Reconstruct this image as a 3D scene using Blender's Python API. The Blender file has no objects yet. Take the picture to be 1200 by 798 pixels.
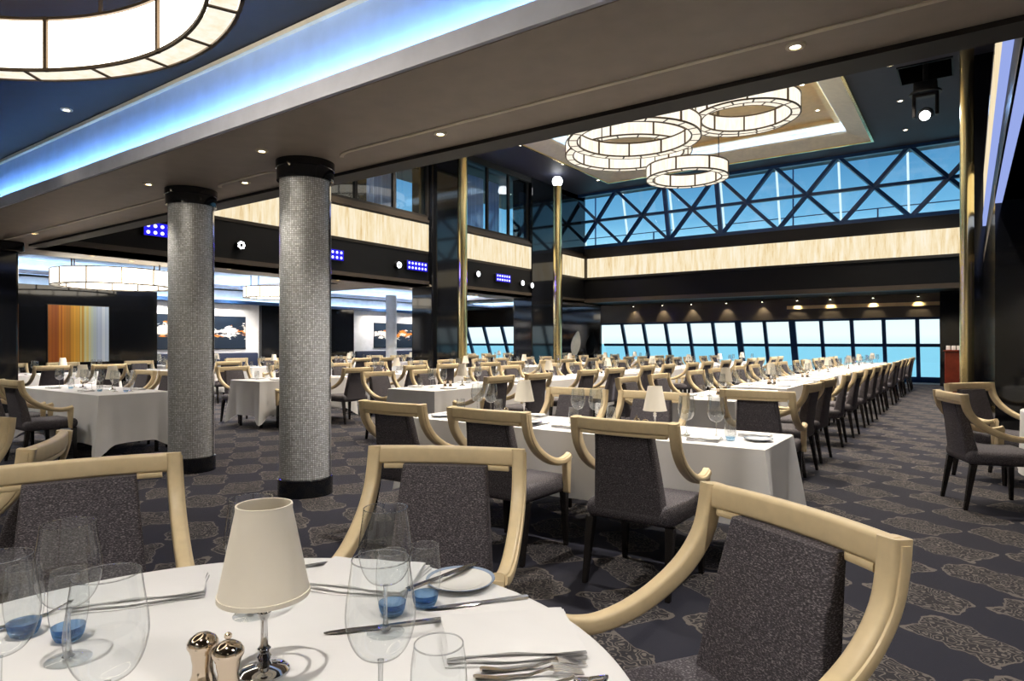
import bpy, bmesh, math, random
from mathutils import Vector, Matrix
random.seed(7)
PI = math.pi
C = bpy.context.scene.collection
TH = math.radians(35.3)
F = 755.0
FW = (-math.sin(TH), math.cos(TH)); RT = (math.cos(TH), math.sin(TH))
CAMZ = 1.35

def at(px, py, z):            # a point at height z seen along a sight line
    d = (z-CAMZ)*F/(402-py); u = (px-600)/F
    return (d*(FW[0]+u*RT[0]), d*(FW[1]+u*RT[1]))
def W(lat, d):                # metres to the side / ahead of the viewpoint
    return (lat*RT[0]+d*FW[0], lat*RT[1]+d*FW[1])

# ------------------------------------------------------------------ materials
def new_mat(name):
    m = bpy.data.materials.new(name); m.use_nodes = True
    nt = m.node_tree; nt.nodes.clear()
    out = nt.nodes.new('ShaderNodeOutputMaterial')
    return m, nt, out
def pbsdf(nt, out, col=(.8,.8,.8), rough=.5, metal=0, **kw):
    b = nt.nodes.new('ShaderNodeBsdfPrincipled')
    b.inputs['Base Color'].default_value = (*col, 1)
    b.inputs['Roughness'].default_value = rough
    b.inputs['Metallic'].default_value = metal
    for k, v in kw.items():
        b.inputs[k].default_value = v
    nt.links.new(b.outputs[0], out.inputs[0])
    return b
def math_n(nt, op, a, b=None, c=None):
    n = nt.nodes.new('ShaderNodeMath'); n.operation = op
    for i, v in enumerate((a, b, c)):
        if v is None: continue
        if isinstance(v, (int, float)): n.inputs[i].default_value = v
        else: nt.links.new(v, n.inputs[i])
    return n.outputs[0]
def ramp(nt, fac, stops, interp='LINEAR'):
    r = nt.nodes.new('ShaderNodeValToRGB'); r.color_ramp.interpolation = interp
    el = r.color_ramp.elements
    while len(el) > 1: el.remove(el[-1])
    el[0].position = stops[0][0]; el[0].color = (*stops[0][1], 1)
    for p, c in stops[1:]:
        e = el.new(p); e.color = (*c, 1)
    nt.links.new(fac, r.inputs[0]); return r.outputs[0]
def coord(nt, kind='Object', scale=(1,1,1)):
    t = nt.nodes.new('ShaderNodeTexCoord'); mp = nt.nodes.new('ShaderNodeMapping')
    mp.inputs['Scale'].default_value = scale
    nt.links.new(t.outputs[kind], mp.inputs[0]); return mp.outputs[0]
def noise(nt, vec, scale, detail=2, rough=.5):
    n = nt.nodes.new('ShaderNodeTexNoise'); n.inputs['Scale'].default_value = scale
    n.inputs['Detail'].default_value = detail; n.inputs['Roughness'].default_value = rough
    nt.links.new(vec, n.inputs['Vector']); return n.outputs['Fac']
def bump(nt, b, h, strength=.3, dist=.002):
    n = nt.nodes.new('ShaderNodeBump'); n.inputs['Strength'].default_value = strength
    n.inputs['Distance'].default_value = dist
    nt.links.new(h, n.inputs['Height']); nt.links.new(n.outputs[0], b.inputs['Normal'])

def plain(name, col, rough=.5, metal=0, var=0.06, sc=6, **kw):
    m, nt, out = new_mat(name); b = pbsdf(nt, out, col, rough, metal, **kw)
    n = noise(nt, coord(nt), sc, 3)
    c = ramp(nt, n, [(.3, tuple(x*(1-var) for x in col)), (.7, tuple(min(1, x*(1+var)) for x in col))])
    nt.links.new(c, b.inputs['Base Color'])
    return m
def emit(name, col, s):
    m, nt, out = new_mat(name)
    e = nt.nodes.new('ShaderNodeEmission'); e.inputs[0].default_value = (*col, 1); e.inputs[1].default_value = s
    nt.links.new(e.outputs[0], out.inputs[0]); return m

M = {}
M['soffit'] = plain('taupe_soffit_paint', (.40,.345,.285), .5)
M['soffit_edge'] = plain('dark_bronze_paint', (.012,.010,.009), .6)
M['recess'] = plain('dark_blue_ceiling_gloss', (.034,.026,.020), .7)
M['recess'].node_tree.nodes['Principled BSDF'].inputs['Specular IOR Level'].default_value = .15
M['upper_ceiling'] = plain('slate_ceiling_paint', (.034,.036,.058), .6)
M['tan_ceiling'] = plain('tan_ceiling_paint', (.80,.57,.27), .5)
M['cream_paint'] = plain('cream_plaster', (.84,.77,.62), .5)
M['white_paint'] = plain('white_plaster', (.82,.84,.88), .5)
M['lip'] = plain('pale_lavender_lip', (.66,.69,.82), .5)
M['black'] = plain('black_lacquer', (.008,.009,.012), .07, 0, .1, 2)
M['black_matte'] = plain('black_fascia', (.005,.005,.006), .45)
M['black_matte'].node_tree.nodes['Principled BSDF'].inputs['Specular IOR Level'].default_value = .2
M['brown'] = plain('dark_brown_trim', (.045,.034,.025), .4)
M['bluewin'] = plain('dark_blue_window_frame', (.018,.062,.18), .3)
M['leather'] = plain('cream_chair_frame', (.72,.58,.355), .42, 0, .05, 25)
M['leg'] = plain('ebony_leg', (.012,.010,.010), .25)
M['chrome'] = plain('polished_chrome', (.75,.75,.76), .06, 1, .02)
M['gold'] = plain('polished_brass', (1.0,.82,.42), .24, 1, .03)
M['rosegold'] = plain('silver_gilt', (.72,.60,.47), .09, 1, .04)
M['bronze'] = plain('bronze_frame', (.12,.085,.055), .4, .6)
M['navy'] = plain('navy_leather', (.02,.03,.07), .4)
M['china'] = plain('white_china', (.82,.82,.80), .12, 0, .02)
M['chinablue'] = plain('blue_glazed_rim', (.30,.38,.52), .15, 0, .05)
M['shade'] = plain('cream_shade_fabric', (.93,.87,.75), .8, 0, .02)
M['mahogany'] = plain('mahogany', (.16,.025,.012), .2, 0, .3, 4)
M['outer_white'] = plain('white_exterior_paint', (.85,.88,.9), .5)
M['curtain'] = plain('silver_curtain', (.42,.48,.60), .6, 0, .15)
def mat_curtain():
    m, nt, out = new_mat('sheer_silver_curtain')
    d = nt.nodes.new('ShaderNodeBsdfDiffuse'); d.inputs[0].default_value = (.5,.58,.72,1)
    t = nt.nodes.new('ShaderNodeBsdfTranslucent'); t.inputs[0].default_value = (.7,.82,1,1)
    x = nt.nodes.new('ShaderNodeMixShader'); x.inputs[0].default_value = .6
    nt.links.new(d.outputs[0], x.inputs[1]); nt.links.new(t.outputs[0], x.inputs[2]); nt.links.new(x.outputs[0], out.inputs[0]); return m
M['curtain'] = mat_curtain()
M['ivory'] = plain('ivory_stone', (.85,.82,.72), .3)
M['rubber'] = plain('fixture_black', (.01,.01,.012), .4)
M['bulb_warm'] = emit('warm_lamp', (1.0,.88,.66), 14)
M['bulb_white'] = emit('white_lamp', (.95,.97,1.0), 6)
M['led_blue'] = emit('blue_led', (.12,.13,1.0), 9)
M['led_core'] = emit('blue_led_core', (.62,.62,1.0), 2.0)
M['led_glow'] = emit('blue_led_halo', (.02,.015,.75), .9)
M['strip_blue'] = emit('blue_cove_strip', (.26,.52,1.0), 105)
M['strip_cool'] = emit('cool_cove_strip', (.50,.74,1.0), 17)
M['strip_warm'] = emit('cool_white_cove_strip', (.6,.8,1.0), 10)

def mat_cloth():
    m, nt, out = new_mat('white_linen'); b = pbsdf(nt, out, (.80,.80,.81), .85)
    v = coord(nt)
    c = ramp(nt, noise(nt, v, 3, 3), [(.3,(.77,.77,.78)),(.7,(.83,.83,.84))]); nt.links.new(c, b.inputs['Base Color'])
    bump(nt, b, noise(nt, v, 60, 3), .12, .002)
    return m
M['cloth'] = mat_cloth()

def mat_tweed(name, base, fleck, sc):
    m, nt, out = new_mat(name); b = pbsdf(nt, out, base, .75)
    v = coord(nt, 'Object', (.7, .7, 2.0)); n = noise(nt, v, sc, 2, .6)
    c = ramp(nt, n, [(.40, base), (.54, tuple(x*2.0 for x in base)), (.68, fleck)])
    nt.links.new(c, b.inputs['Base Color']); bump(nt, b, n, .5, .002)
    return m
M['tweed'] = mat_tweed('charcoal_tweed', (.034,.030,.037), (.27,.25,.265), 215)
M['piping'] = plain('charcoal_piping', (.012,.011,.014), .5)

def mat_glass(name, tint=(.96,.975,.98), edge=(.05,.06,.07), base=.06, graz=.65, pw=4.5):
    m, nt, out = new_mat(name)
    lw = nt.nodes.new('ShaderNodeLayerWeight'); lw.inputs[0].default_value = .5
    tr = nt.nodes.new('ShaderNodeBsdfTransparent'); gl = nt.nodes.new('ShaderNodeBsdfGlossy')
    gl.inputs['Roughness'].default_value = .035; gl.inputs[0].default_value = (1,1,1,1)
    c = ramp(nt, lw.outputs['Facing'], [(0,tint),(.66,tint),(.85,tuple((a*2+b)/3 for a, b in zip(tint, edge))),(.97,edge)]); nt.links.new(c, tr.inputs[0])
    p = math_n(nt, 'POWER', lw.outputs['Facing'], pw); f = math_n(nt, 'MULTIPLY_ADD', p, graz, base)
    mx = nt.nodes.new('ShaderNodeMixShader'); nt.links.new(f, mx.inputs[0])
    nt.links.new(tr.outputs[0], mx.inputs[1]); nt.links.new(gl.outputs[0], mx.inputs[2])
    nt.links.new(mx.outputs[0], out.inputs[0]); return m
M['glass'] = mat_glass('clear_glass')
M['cutglass'] = mat_glass('thick_clear_glass', (.90,.92,.93), (.10,.11,.12), .20, .8, 3.0)
M['blueglass'] = mat_glass('blue_glass', (.66,.80,.90), (.12,.22,.42))
M['pane'] = mat_glass('window_glass', (.93,.97,.98), (.8,.9,.92))
def mat_solid_glass(name, col, t):
    m, nt, out = new_mat(name)
    g = nt.nodes.new('ShaderNodeBsdfGlass'); g.inputs['Color'].default_value = (*col, 1); g.inputs['Roughness'].default_value = 0; g.inputs['IOR'].default_value = 1.48
    tr = nt.nodes.new('ShaderNodeBsdfTransparent'); tr.inputs[0].default_value = (*col, 1)
    mx = nt.nodes.new('ShaderNodeMixShader'); mx.inputs[0].default_value = t
    nt.links.new(g.outputs[0], mx.inputs[1]); nt.links.new(tr.outputs[0], mx.inputs[2]); nt.links.new(mx.outputs[0], out.inputs[0])
    return m
M['solidglass'] = mat_solid_glass('solid_glass', (.98,.99,1), .35)
M['solidblue'] = mat_solid_glass('solid_blue_glass', (.50,.68,.88), .45)
M['steel'] = plain('cutlery_steel', (.86,.86,.87), .16, 1, .02)

def mat_mosaic():
    m, nt, out = new_mat('silver_mosaic'); b = pbsdf(nt, out, (.5,.5,.52), .28, .12)
    t = nt.nodes.new('ShaderNodeTexCoord'); s = nt.nodes.new('ShaderNodeSeparateXYZ'); nt.links.new(t.outputs['Object'], s.inputs[0])
    ang = math_n(nt, 'ARCTAN2', s.outputs[1], s.outputs[0])
    a = math_n(nt, 'MULTIPLY', ang, 84/(2*PI)); z = math_n(nt, 'MULTIPLY', s.outputs[2], 60.0)
    fa = math_n(nt, 'FLOOR', a); fz = math_n(nt, 'FLOOR', z)
    ra = math_n(nt, 'FRACT', a); rz = math_n(nt, 'FRACT', z)
    ea = math_n(nt, 'ABSOLUTE', math_n(nt, 'SUBTRACT', ra, .5)); ez = math_n(nt, 'ABSOLUTE', math_n(nt, 'SUBTRACT', rz, .5))
    e = math_n(nt, 'MAXIMUM', ea, ez); grout = math_n(nt, 'GREATER_THAN', e, .40)
    cmb = nt.nodes.new('ShaderNodeCombineXYZ'); nt.links.new(fa, cmb.inputs[0]); nt.links.new(fz, cmb.inputs[1])
    wn = nt.nodes.new('ShaderNodeTexWhiteNoise'); wn.noise_dimensions = '2D'; nt.links.new(cmb.outputs[0], wn.inputs['Vector'])
    c = ramp(nt, wn.outputs['Value'], [(0,(.55,.57,.58)),(.4,(.68,.70,.73)),(.8,(.80,.82,.87)),(1,(.97,.98,1))])
    mix = nt.nodes.new('ShaderNodeMix'); mix.data_type = 'RGBA'; nt.links.new(grout, mix.inputs[0])
    nt.links.new(c, mix.inputs[6]); mix.inputs[7].default_value = (.22,.22,.22,1)
    nt.links.new(mix.outputs[2], b.inputs['Base Color'])
    # every little tile tilts a hair differently
    nm = nt.nodes.new('ShaderNodeVectorMath'); nm.operation = 'SCALE'; nm.inputs[3].default_value = .14
    sb = nt.nodes.new('ShaderNodeVectorMath'); sb.operation = 'SUBTRACT'; nt.links.new(wn.outputs['Color'], sb.inputs[0]); sb.inputs[1].default_value = (.5,.5,.5)
    nt.links.new(sb.outputs[0], nm.inputs[0])
    g = nt.nodes.new('ShaderNodeNewGeometry'); ad = nt.nodes.new('ShaderNodeVectorMath'); ad.operation = 'ADD'
    nt.links.new(g.outputs['Normal'], ad.inputs[0]); nt.links.new(nm.outputs[0], ad.inputs[1])
    no = nt.nodes.new('ShaderNodeVectorMath'); no.operation = 'NORMALIZE'; nt.links.new(ad.outputs[0], no.inputs[0])
    nt.links.new(no.outputs[0], b.inputs['Normal'])
    return m
M['mosaic'] = mat_mosaic()

def mat_carpet():
    m, nt, out = new_mat('damask_carpet'); b = pbsdf(nt, out, (.02,.02,.03), .9)
    t = nt.nodes.new('ShaderNodeTexCoord')
    mp = nt.nodes.new('ShaderNodeMapping'); mp.inputs['Rotation'].default_value = (0,0,math.radians(33))
    nt.links.new(t.outputs['Object'], mp.inputs[0]); v = mp.outputs[0]
    nz = nt.nodes.new('ShaderNodeTexNoise'); nz.inputs['Scale'].default_value = 5.0; nz.inputs['Detail'].default_value = 3.5
    nt.links.new(v, nz.inputs['Vector'])
    sc = nt.nodes.new('ShaderNodeVectorMath'); sc.operation = 'MULTIPLY_ADD'; sc.inputs[1].default_value = (.22,.22,0)
    nt.links.new(nz.outputs['Color'], sc.inputs[0]); nt.links.new(v, sc.inputs[2])
    s = nt.nodes.new('ShaderNodeSeparateXYZ'); nt.links.new(sc.outputs[0], s.inputs[0])
    cx = math_n(nt, 'COSINE', math_n(nt, 'MULTIPLY', s.outputs[0], 2*PI/.92))
    cy = math_n(nt, 'COSINE', math_n(nt, 'MULTIPLY', s.outputs[1], 2*PI/.62))
    f = math_n(nt, 'MULTIPLY', cx, cy)                                  # staggered islands where positive
    isl = math_n(nt, 'GREATER_THAN', f, .03)
    edge = math_n(nt, 'LESS_THAN', math_n(nt, 'ABSOLUTE', math_n(nt, 'SUBTRACT', f, .05)), .03)
    n2 = noise(nt, v, 13, 1.5)
    fr = math_n(nt, 'FRACT', math_n(nt, 'MULTIPLY', n2, 9.0))
    ln = math_n(nt, 'GREATER_THAN', math_n(nt, 'ABSOLUTE', math_n(nt, 'SUBTRACT', fr, .5)), .34)
    inn = math_n(nt, 'MULTIPLY', isl, ln)
    pat = math_n(nt, 'MAXIMUM', inn, edge)
    n3 = noise(nt, v, 300, 1)
    amt = math_n(nt, 'MULTIPLY', pat, math_n(nt, 'ADD', math_n(nt, 'MULTIPLY', n3, .8), .55))
    base = ramp(nt, isl, [(0,(.0065,.0072,.019)),(1,(.011,.010,.015))])
    mix = nt.nodes.new('ShaderNodeMix'); mix.data_type = 'RGBA'; nt.links.new(amt, mix.inputs[0])
    nt.links.new(base, mix.inputs[6]); mix.inputs[7].default_value = (.12,.105,.098,1)
    nt.links.new(mix.outputs[2], b.inputs['Base Color']); bump(nt, b, n3, .5, .004)
    return m
M['carpet'] = mat_carpet()

def mat_onyx(name, s, axis):
    m, nt, out = new_mat(name)
    sc = (9, 9, .9) if axis == 'z' else (6, 6, 6)
    v = coord(nt, 'Object', sc); n = noise(nt, v, 1.1, 6, .7)
    c = ramp(nt, n, [(.30,(.74,.52,.26)),(.44,(.93,.76,.47)),(.58,(1.0,.88,.65)),(.75,(1.0,.95,.82))])
    e = nt.nodes.new('ShaderNodeEmission'); nt.links.new(c, e.inputs[0]); e.inputs[1].default_value = s
    nt.links.new(e.outputs[0], out.inputs[0]); return m
M['onyx'] = mat_onyx('backlit_onyx', .78, 'z')
def mat_diff(name, s):
    m, nt, out = new_mat(name)
    v = coord(nt, 'Object', (7, 7, 1.2)); n = noise(nt, v, 2.0, 4, .6)
    c = ramp(nt, n, [(.3,(.95,.80,.58)),(.5,(1,.90,.74)),(.7,(1,.95,.85))])
    e = nt.nodes.new('ShaderNodeEmission'); nt.links.new(c, e.inputs[0]); e.inputs[1].default_value = s
    nt.links.new(e.outputs[0], out.inputs[0]); return m
M['diff_near'] = mat_diff('lit_alabaster_strong', 4.0)
M['diff_far'] = mat_diff('lit_alabaster', 1.0)
M['diff_bottom'] = mat_diff('lit_alabaster_soft', .85)

def mat_stripes():
    m, nt, out = new_mat('striped_artwork'); b = pbsdf(nt, out, (.5,.5,.5), .4)
    t = nt.nodes.new('ShaderNodeTexCoord'); s = nt.nodes.new('ShaderNodeSeparateXYZ'); nt.links.new(t.outputs['Generated'], s.inputs[0])
    n = nt.nodes.new('ShaderNodeTexNoise'); n.noise_dimensions = '1D'; n.inputs['Scale'].default_value = 26; n.inputs['Detail'].default_value = 3
    nt.links.new(s.outputs[1], n.inputs['W'])
    f = math_n(nt, 'ADD', s.outputs[1], math_n(nt, 'MULTIPLY', math_n(nt, 'SUBTRACT', n.outputs['Fac'], .5), .32))
    c = ramp(nt, f, [(0,(.55,.17,.02)),(.14,(.30,.06,.01)),(.22,(.75,.27,.02)),(.33,(.42,.16,.02)),(.42,(.85,.42,.04)),(.52,(.55,.30,.05)),(.60,(.80,.66,.22)),(.70,(.62,.70,.58)),(.82,(.50,.60,.78)),(.92,(.80,.88,.98)),(1,(.55,.68,.85))])
    nt.links.new(c, b.inputs['Base Color']); return m
M['stripes'] = mat_stripes()
def mat_abstract(name, off):
    m, nt, out = new_mat(name); b = pbsdf(nt, out, (.5,.5,.5), .4)
    t = nt.nodes.new('ShaderNodeTexCoord'); s = nt.nodes.new('ShaderNodeSeparateXYZ'); nt.links.new(t.outputs['Generated'], s.inputs[0])
    mp = nt.nodes.new('ShaderNodeMapping'); mp.inputs['Location'].default_value = (off,off,0); nt.links.new(t.outputs['Generated'], mp.inputs[0])
    n = noise(nt, mp.outputs[0], 4.5, 5, .7)
    band = math_n(nt, 'MULTIPLY', math_n(nt, 'ABSOLUTE', math_n(nt, 'SUBTRACT', s.outputs[2], .55)), .9)
    w = math_n(nt, 'GREATER_THAN', math_n(nt, 'SUBTRACT', n, band), .40)
    hue = noise(nt, mp.outputs[0], 2.2, 1)
    c = ramp(nt, hue, [(.40,(.85,.85,.80)),(.50,(.80,.78,.70)),(.53,(.75,.26,.03)),(.60,(.60,.18,.02)),(.63,(.85,.86,.85))], 'LINEAR')
    mix = nt.nodes.new('ShaderNodeMix'); mix.data_type = 'RGBA'; nt.links.new(w, mix.inputs[0])
    mix.inputs[6].default_value = (.010,.022,.045,1); nt.links.new(c, mix.inputs[7])
    nt.links.new(mix.outputs[2], b.inputs['Base Color']); return m
M['abstract1'] = mat_abstract('abstract_artwork_left', 3.9)
M['abstract2'] = mat_abstract('abstract_artwork_right', 5.2)
def mat_sea():
    m, nt, out = new_mat('turquoise_sea'); b = pbsdf(nt, out, (.16,.70,.72), .55)
    v = coord(nt, 'Object', (.02,.1,1)); n = noise(nt, v, 3, 4)
    c = ramp(nt, n, [(.3,(.34,.86,.86)),(.7,(.48,.94,.92))]); nt.links.new(c, b.inputs['Base Color']); return m
M['sea'] = mat_sea()
M['rib_glow'] = emit('white_rib_glow', (.72,.93,1.0), .9)
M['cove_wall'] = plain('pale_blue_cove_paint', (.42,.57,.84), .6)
M['blue_light_glow'] = emit('blue_wall_light_glow', (.33,.42,.85), .75)

# ------------------------------------------------------------------ mesh helpers
class MB:
    def __init__(s): s.v = []; s.f = []
    def add(s, vs, fs):
        o = len(s.v); s.v += [tuple(v) for v in vs]; s.f += [tuple(i+o for i in f) for f in fs]; return s
    def box(s, x0, x1, y0, y1, z0, z1):
        vs = [(x0,y0,z0),(x1,y0,z0),(x1,y1,z0),(x0,y1,z0),(x0,y0,z1),(x1,y0,z1),(x1,y1,z1),(x0,y1,z1)]
        return s.add(vs, [(3,2,1,0),(4,5,6,7),(0,1,5,4),(1,2,6,5),(2,3,7,6),(3,0,4,7)])
    def hexa(s, bot, top):
        return s.add(list(bot)+list(top), [(3,2,1,0),(4,5,6,7),(0,1,5,4),(1,2,6,5),(2,3,7,6),(3,0,4,7)])
    def rbox(s, x0, x1, y0, y1, z0, z1, r, seg=2):
        bm = bmesh.new(); bmesh.ops.create_cube(bm, size=1)
        for v in bm.verts:
            v.co = Vector(((x0+x1)/2+v.co.x*(x1-x0), (y0+y1)/2+v.co.y*(y1-y0), (z0+z1)/2+v.co.z*(z1-z0)))
        bmesh.ops.bevel(bm, geom=bm.edges[:]+bm.verts[:], offset=r, segments=seg, affect='EDGES', profile=.5)
        bm.verts.index_update(); vs = [v.co[:] for v in bm.verts]; fs = [[v.index for v in f.verts] for f in bm.faces]; bm.free()
        return s.add(vs, fs)
    def lathe(s, prof, n=24, c=(0,0,0), close=False):
        vs = []; fs = []
        for r, z in prof:
            for i in range(n):
                a = 2*PI*i/n; vs.append((c[0]+r*math.cos(a), c[1]+r*math.sin(a), c[2]+z))
        k = len(prof); rng = range(k) if close else range(k-1)
        for j in rng:
            j2 = (j+1) % k
            for i in range(n): fs.append((j*n+i, j*n+(i+1)%n, j2*n+(i+1)%n, j2*n+i))
        if not close:
            if prof[0][0] > 1e-6 and prof[0][0] < 0: pass
        return s.add(vs, fs)
    def cyl(s, x, y, z0, z1, r, n=24, r1=None):
        r1 = r if r1 is None else r1
        vs = [(x+r*math.cos(2*PI*i/n), y+r*math.sin(2*PI*i/n), z0) for i in range(n)] + [(x+r1*math.cos(2*PI*i/n), y+r1*math.sin(2*PI*i/n), z1) for i in range(n)]
        fs = [(i,(i+1)%n,n+(i+1)%n,n+i) for i in range(n)] + [tuple(range(n-1,-1,-1)), tuple(range(n,2*n))]
        return s.add(vs, fs)
    def bar(s, p0, p1, w, h=None, up=(0,0,1)):
        h = w if h is None else h
        a = Vector(p0); b = Vector(p1); d = (b-a).normalized(); u = Vector(up)
        if abs(d.dot(u)) > .98: u = Vector((0,1,0))
        x = d.cross(u).normalized()*w/2; y = x.cross(d).normalized()*h/2
        return s.hexa([a-x-y,a+x-y,b+x-y,b-x-y],[a-x+y,a+x+y,b+x+y,b-x+y])
    def rod(s, p0, p1, r, n=10, r1=None):
        r1 = r if r1 is None else r1
        a = Vector(p0); b = Vector(p1); d = (b-a).normalized(); u = Vector((0,0,1)) if abs(d.z) < .95 else Vector((1,0,0))
        x = d.cross(u).normalized(); y = d.cross(x)
        vs = [a+(x*math.cos(2*PI*i/n)+y*math.sin(2*PI*i/n))*r for i in range(n)]+[b+(x*math.cos(2*PI*i/n)+y*math.sin(2*PI*i/n))*r1 for i in range(n)]
        return s.add(vs, [(i,(i+1)%n,n+(i+1)%n,n+i) for i in range(n)]+[tuple(range(n-1,-1,-1)), tuple(range(n,2*n))])
    def sweep(s, path, secs, closed_ends=True):
        """path: list of (point, xaxis, yaxis); secs: list of 2D polygons (one per station)"""
        vs = []; n = len(secs[0]); k = len(path); fs = []
        for (p, x, y), sec in zip(path, secs):
            for a, b in sec: vs.append(tuple(Vector(p)+Vector(x)*a+Vector(y)*b))
        for j in range(k-1):
            for i in range(n): fs.append((j*n+i, j*n+(i+1)%n, (j+1)*n+(i+1)%n, (j+1)*n+i))
        if closed_ends: fs += [tuple(range(n-1,-1,-1)), tuple((k-1)*n+i for i in range(n))]
        return s.add(vs, fs)
    def arc(s, cx, cy, r0, r1, z0, z1, a0, a1, n=6):
        vs = []; fs = []
        for i in range(n+1):
            a = a0+(a1-a0)*i/n; c_, s_ = math.cos(a), math.sin(a)
            vs += [(cx+r0*c_,cy+r0*s_,z0),(cx+r1*c_,cy+r1*s_,z0),(cx+r1*c_,cy+r1*s_,z1),(cx+r0*c_,cy+r0*s_,z1)]
        for i in range(n):
            o = 4*i
            for k in range(4): fs.append((o+k, o+(k+1)%4, o+4+(k+1)%4, o+4+k))
        if abs(a1-a0) < 2*PI-1e-4: fs += [(3,2,1,0), (4*n,4*n+1,4*n+2,4*n+3)]
        return s.add(vs, fs)
    def build(s, name, mat, parent=None, smooth=False, loc=None, bevel=0, seg=2):
        me = bpy.data.meshes.new(name); me.from_pydata(s.v, [], s.f); me.validate()
        bm = bmesh.new(); bm.from_mesh(me); bmesh.ops.recalc_face_normals(bm, faces=bm.faces[:])
        if bevel:
            es = [e for e in bm.edges if len(e.link_faces) == 2 and e.calc_face_angle(0) > .5]
            bmesh.ops.bevel(bm, geom=es, offset=bevel, segments=seg, affect='EDGES', profile=.5, clamp_overlap=True)
        if smooth:
            for f in bm.faces: f.smooth = True
            for e in bm.edges:
                if len(e.link_faces) == 2 and e.calc_face_angle(0) > math.radians(42): e.smooth = False
        bm.to_mesh(me); bm.free()
        me.materials.append(mat)
        o = bpy.data.objects.new(name, me); C.objects.link(o)
        if parent: o.parent = parent
        if loc: o.location = loc
        return o

def tag(o, label=None, cat=None, group=None, kind=None):
    if label: o['label'] = label
    if cat: o['category'] = cat
    if group: o['group'] = group
    if kind: o['kind'] = kind
    return o
def empty(name, loc=(0,0,0), rz=0):
    o = bpy.data.objects.new(name, None); C.objects.link(o); o.location = loc; o.rotation_euler = (0,0,rz); o.empty_display_size = .1
    return o
KIDS = {}
def kids(o):
    if o.name not in KIDS: KIDS[o.name] = [c for c in bpy.data.objects if c.parent == o]
    return KIDS[o.name]
def copy_tree(o, parent=None):
    c = o.copy(); C.objects.link(c); c.parent = parent
    for k in list(kids(o)): copy_tree(k, c)
    return c
class Proto:
    """the first placing moves the thing itself, later ones copy it"""
    def __init__(s, o): s.o = o; s.used = False
    def put(s, loc, rz, label, cat, group=None):
        if s.used: o = copy_tree(s.o)
        else: o = s.o; s.used = True; kids(o); [kids(k) for k in kids(o)]
        o.location = loc; o.rotation_euler = (0,0,rz)
        if 'group' in o: del o['group']
        return tag(o, label, cat, group)
def struct(o, label=None): 
    tag(o, label, None, None, 'structure'); return o

# ------------------------------------------------------------------ room shell
XL, XR = -12.6, .25          # atrium side walls
YE = 22.9                    # atrium end fascia
YW0, YW1 = 26.0, 25.1        # raked window wall, foot and head
XO = -18.6                   # far side wall
H = 2.97; HU = 7.2

struct(MB().box(-24, 6, -6, 26.3, -.12, 0).build('floor', M['carpet']), 'dark navy carpet with taupe damask medallions')
# near recess with the big ring
struct(MB().box(-19, 6, -6, 2.98, 3.67, 3.8).build('ceiling', M['recess']), 'dark glossy ceiling of the near recess')
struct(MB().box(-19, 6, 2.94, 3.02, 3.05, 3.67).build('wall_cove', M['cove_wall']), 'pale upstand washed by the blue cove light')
struct(MB().box(-19, 6, 2.90, 2.94, 3.625, 3.66).build('trim_1', M['cream_paint']))
struct(MB().box(-19, 6, 2.745, 4.05, H, H+.04).build('ceiling_soffit', M['soffit']), 'taupe soffit in front of the atrium')
struct(MB().box(-19, 6, 2.715, 2.744, H-.015, H+.106).box(-19, 6, 2.744, 2.766, H+.101, H+.106).build('trim_2', M['lip']))  # the lip's thin top cap is added to shield the ceiling from the strip
struct(MB().box(-19, 6, 2.75, 2.90, H-.018, H).build('trim_3', M['soffit']))
struct(MB().box(-12.6, 6, 4.05, 4.27, H-.03, H+.1).build('trim_4', M['soffit_edge']))
struct(MB().box(-13, 6, 4.27, 4.36, H+.05, HU).build('wall_near_upper', M['black_matte']))
strip = MB().box(-18.9, 5.9, 2.746, 2.752, H+.045, H+.098).build('cove_light_strip', M['strip_blue'])
tag(strip, 'blue light strip hidden behind the lip of the long cove', 'light strip')
# inlaid line through the soffit, broken around the columns
for i, (a, b) in enumerate([(-4.25, 5.5), (-6.15, -5.5), (-12.3, -7.35)]):
    m = MB().box(a, b, 3.62, 3.655, H-.008, H+.01)
    for e, sg in ((a, -1), (b, 1)):
        if -8 < e < -4: m.add([], []); m.arc(e, 3.62+.30, .265, .30, H-.008, H+.01, -PI/2, -PI/2+sg*.75, 5)
    struct(m.build('trim_%d' % (5+i), M['cream_paint']))
# outer walls (behind and beside the viewpoint)
struct(MB().box(-19, 6, -6.1, -6, 0, 3.7).build('wall_back', M['cream_paint']))
struct(MB().box(6, 6.1, -6, 9.2, 0, 3.7).build('wall_right', M['cream_paint']))
# right side: black wall closing the bay and the atrium side wall
struct(MB().box(XR, 6, 9.2, 9.35, 0, H+.2).build('wall_bay', M['black']), 'glossy black wall behind the tables on the right')
struct(MB().box(XR, 6, 4.27, 9.2, H, H+.1).build('ceiling_right', M['cream_paint']))
struct(MB().box(XR, XR+.4, 9.35, 26, 0, H).build('wall_right_lower', M['black']))
struct(MB().rbox(-.03, .7, 16.1, 17.6, 0, HU, .03).build('wall_pier_4', M['black']), 'black lacquered pier behind the brass pole on the right')
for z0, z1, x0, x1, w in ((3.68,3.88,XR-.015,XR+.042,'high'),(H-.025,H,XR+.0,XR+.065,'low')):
    tag(MB().box(x0, x1, 4.4, 9.19 if w == 'low' else 15.9, z0, z1).build('blue_glow_bar', M['blue_light_glow']), 'glowing bar added as blue light caught along the right wall, the %s one' % ('upper' if w == 'high' else 'lower'), 'light strip')  # glowing bars added for the blue light caught on fascia and beam underside
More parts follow.
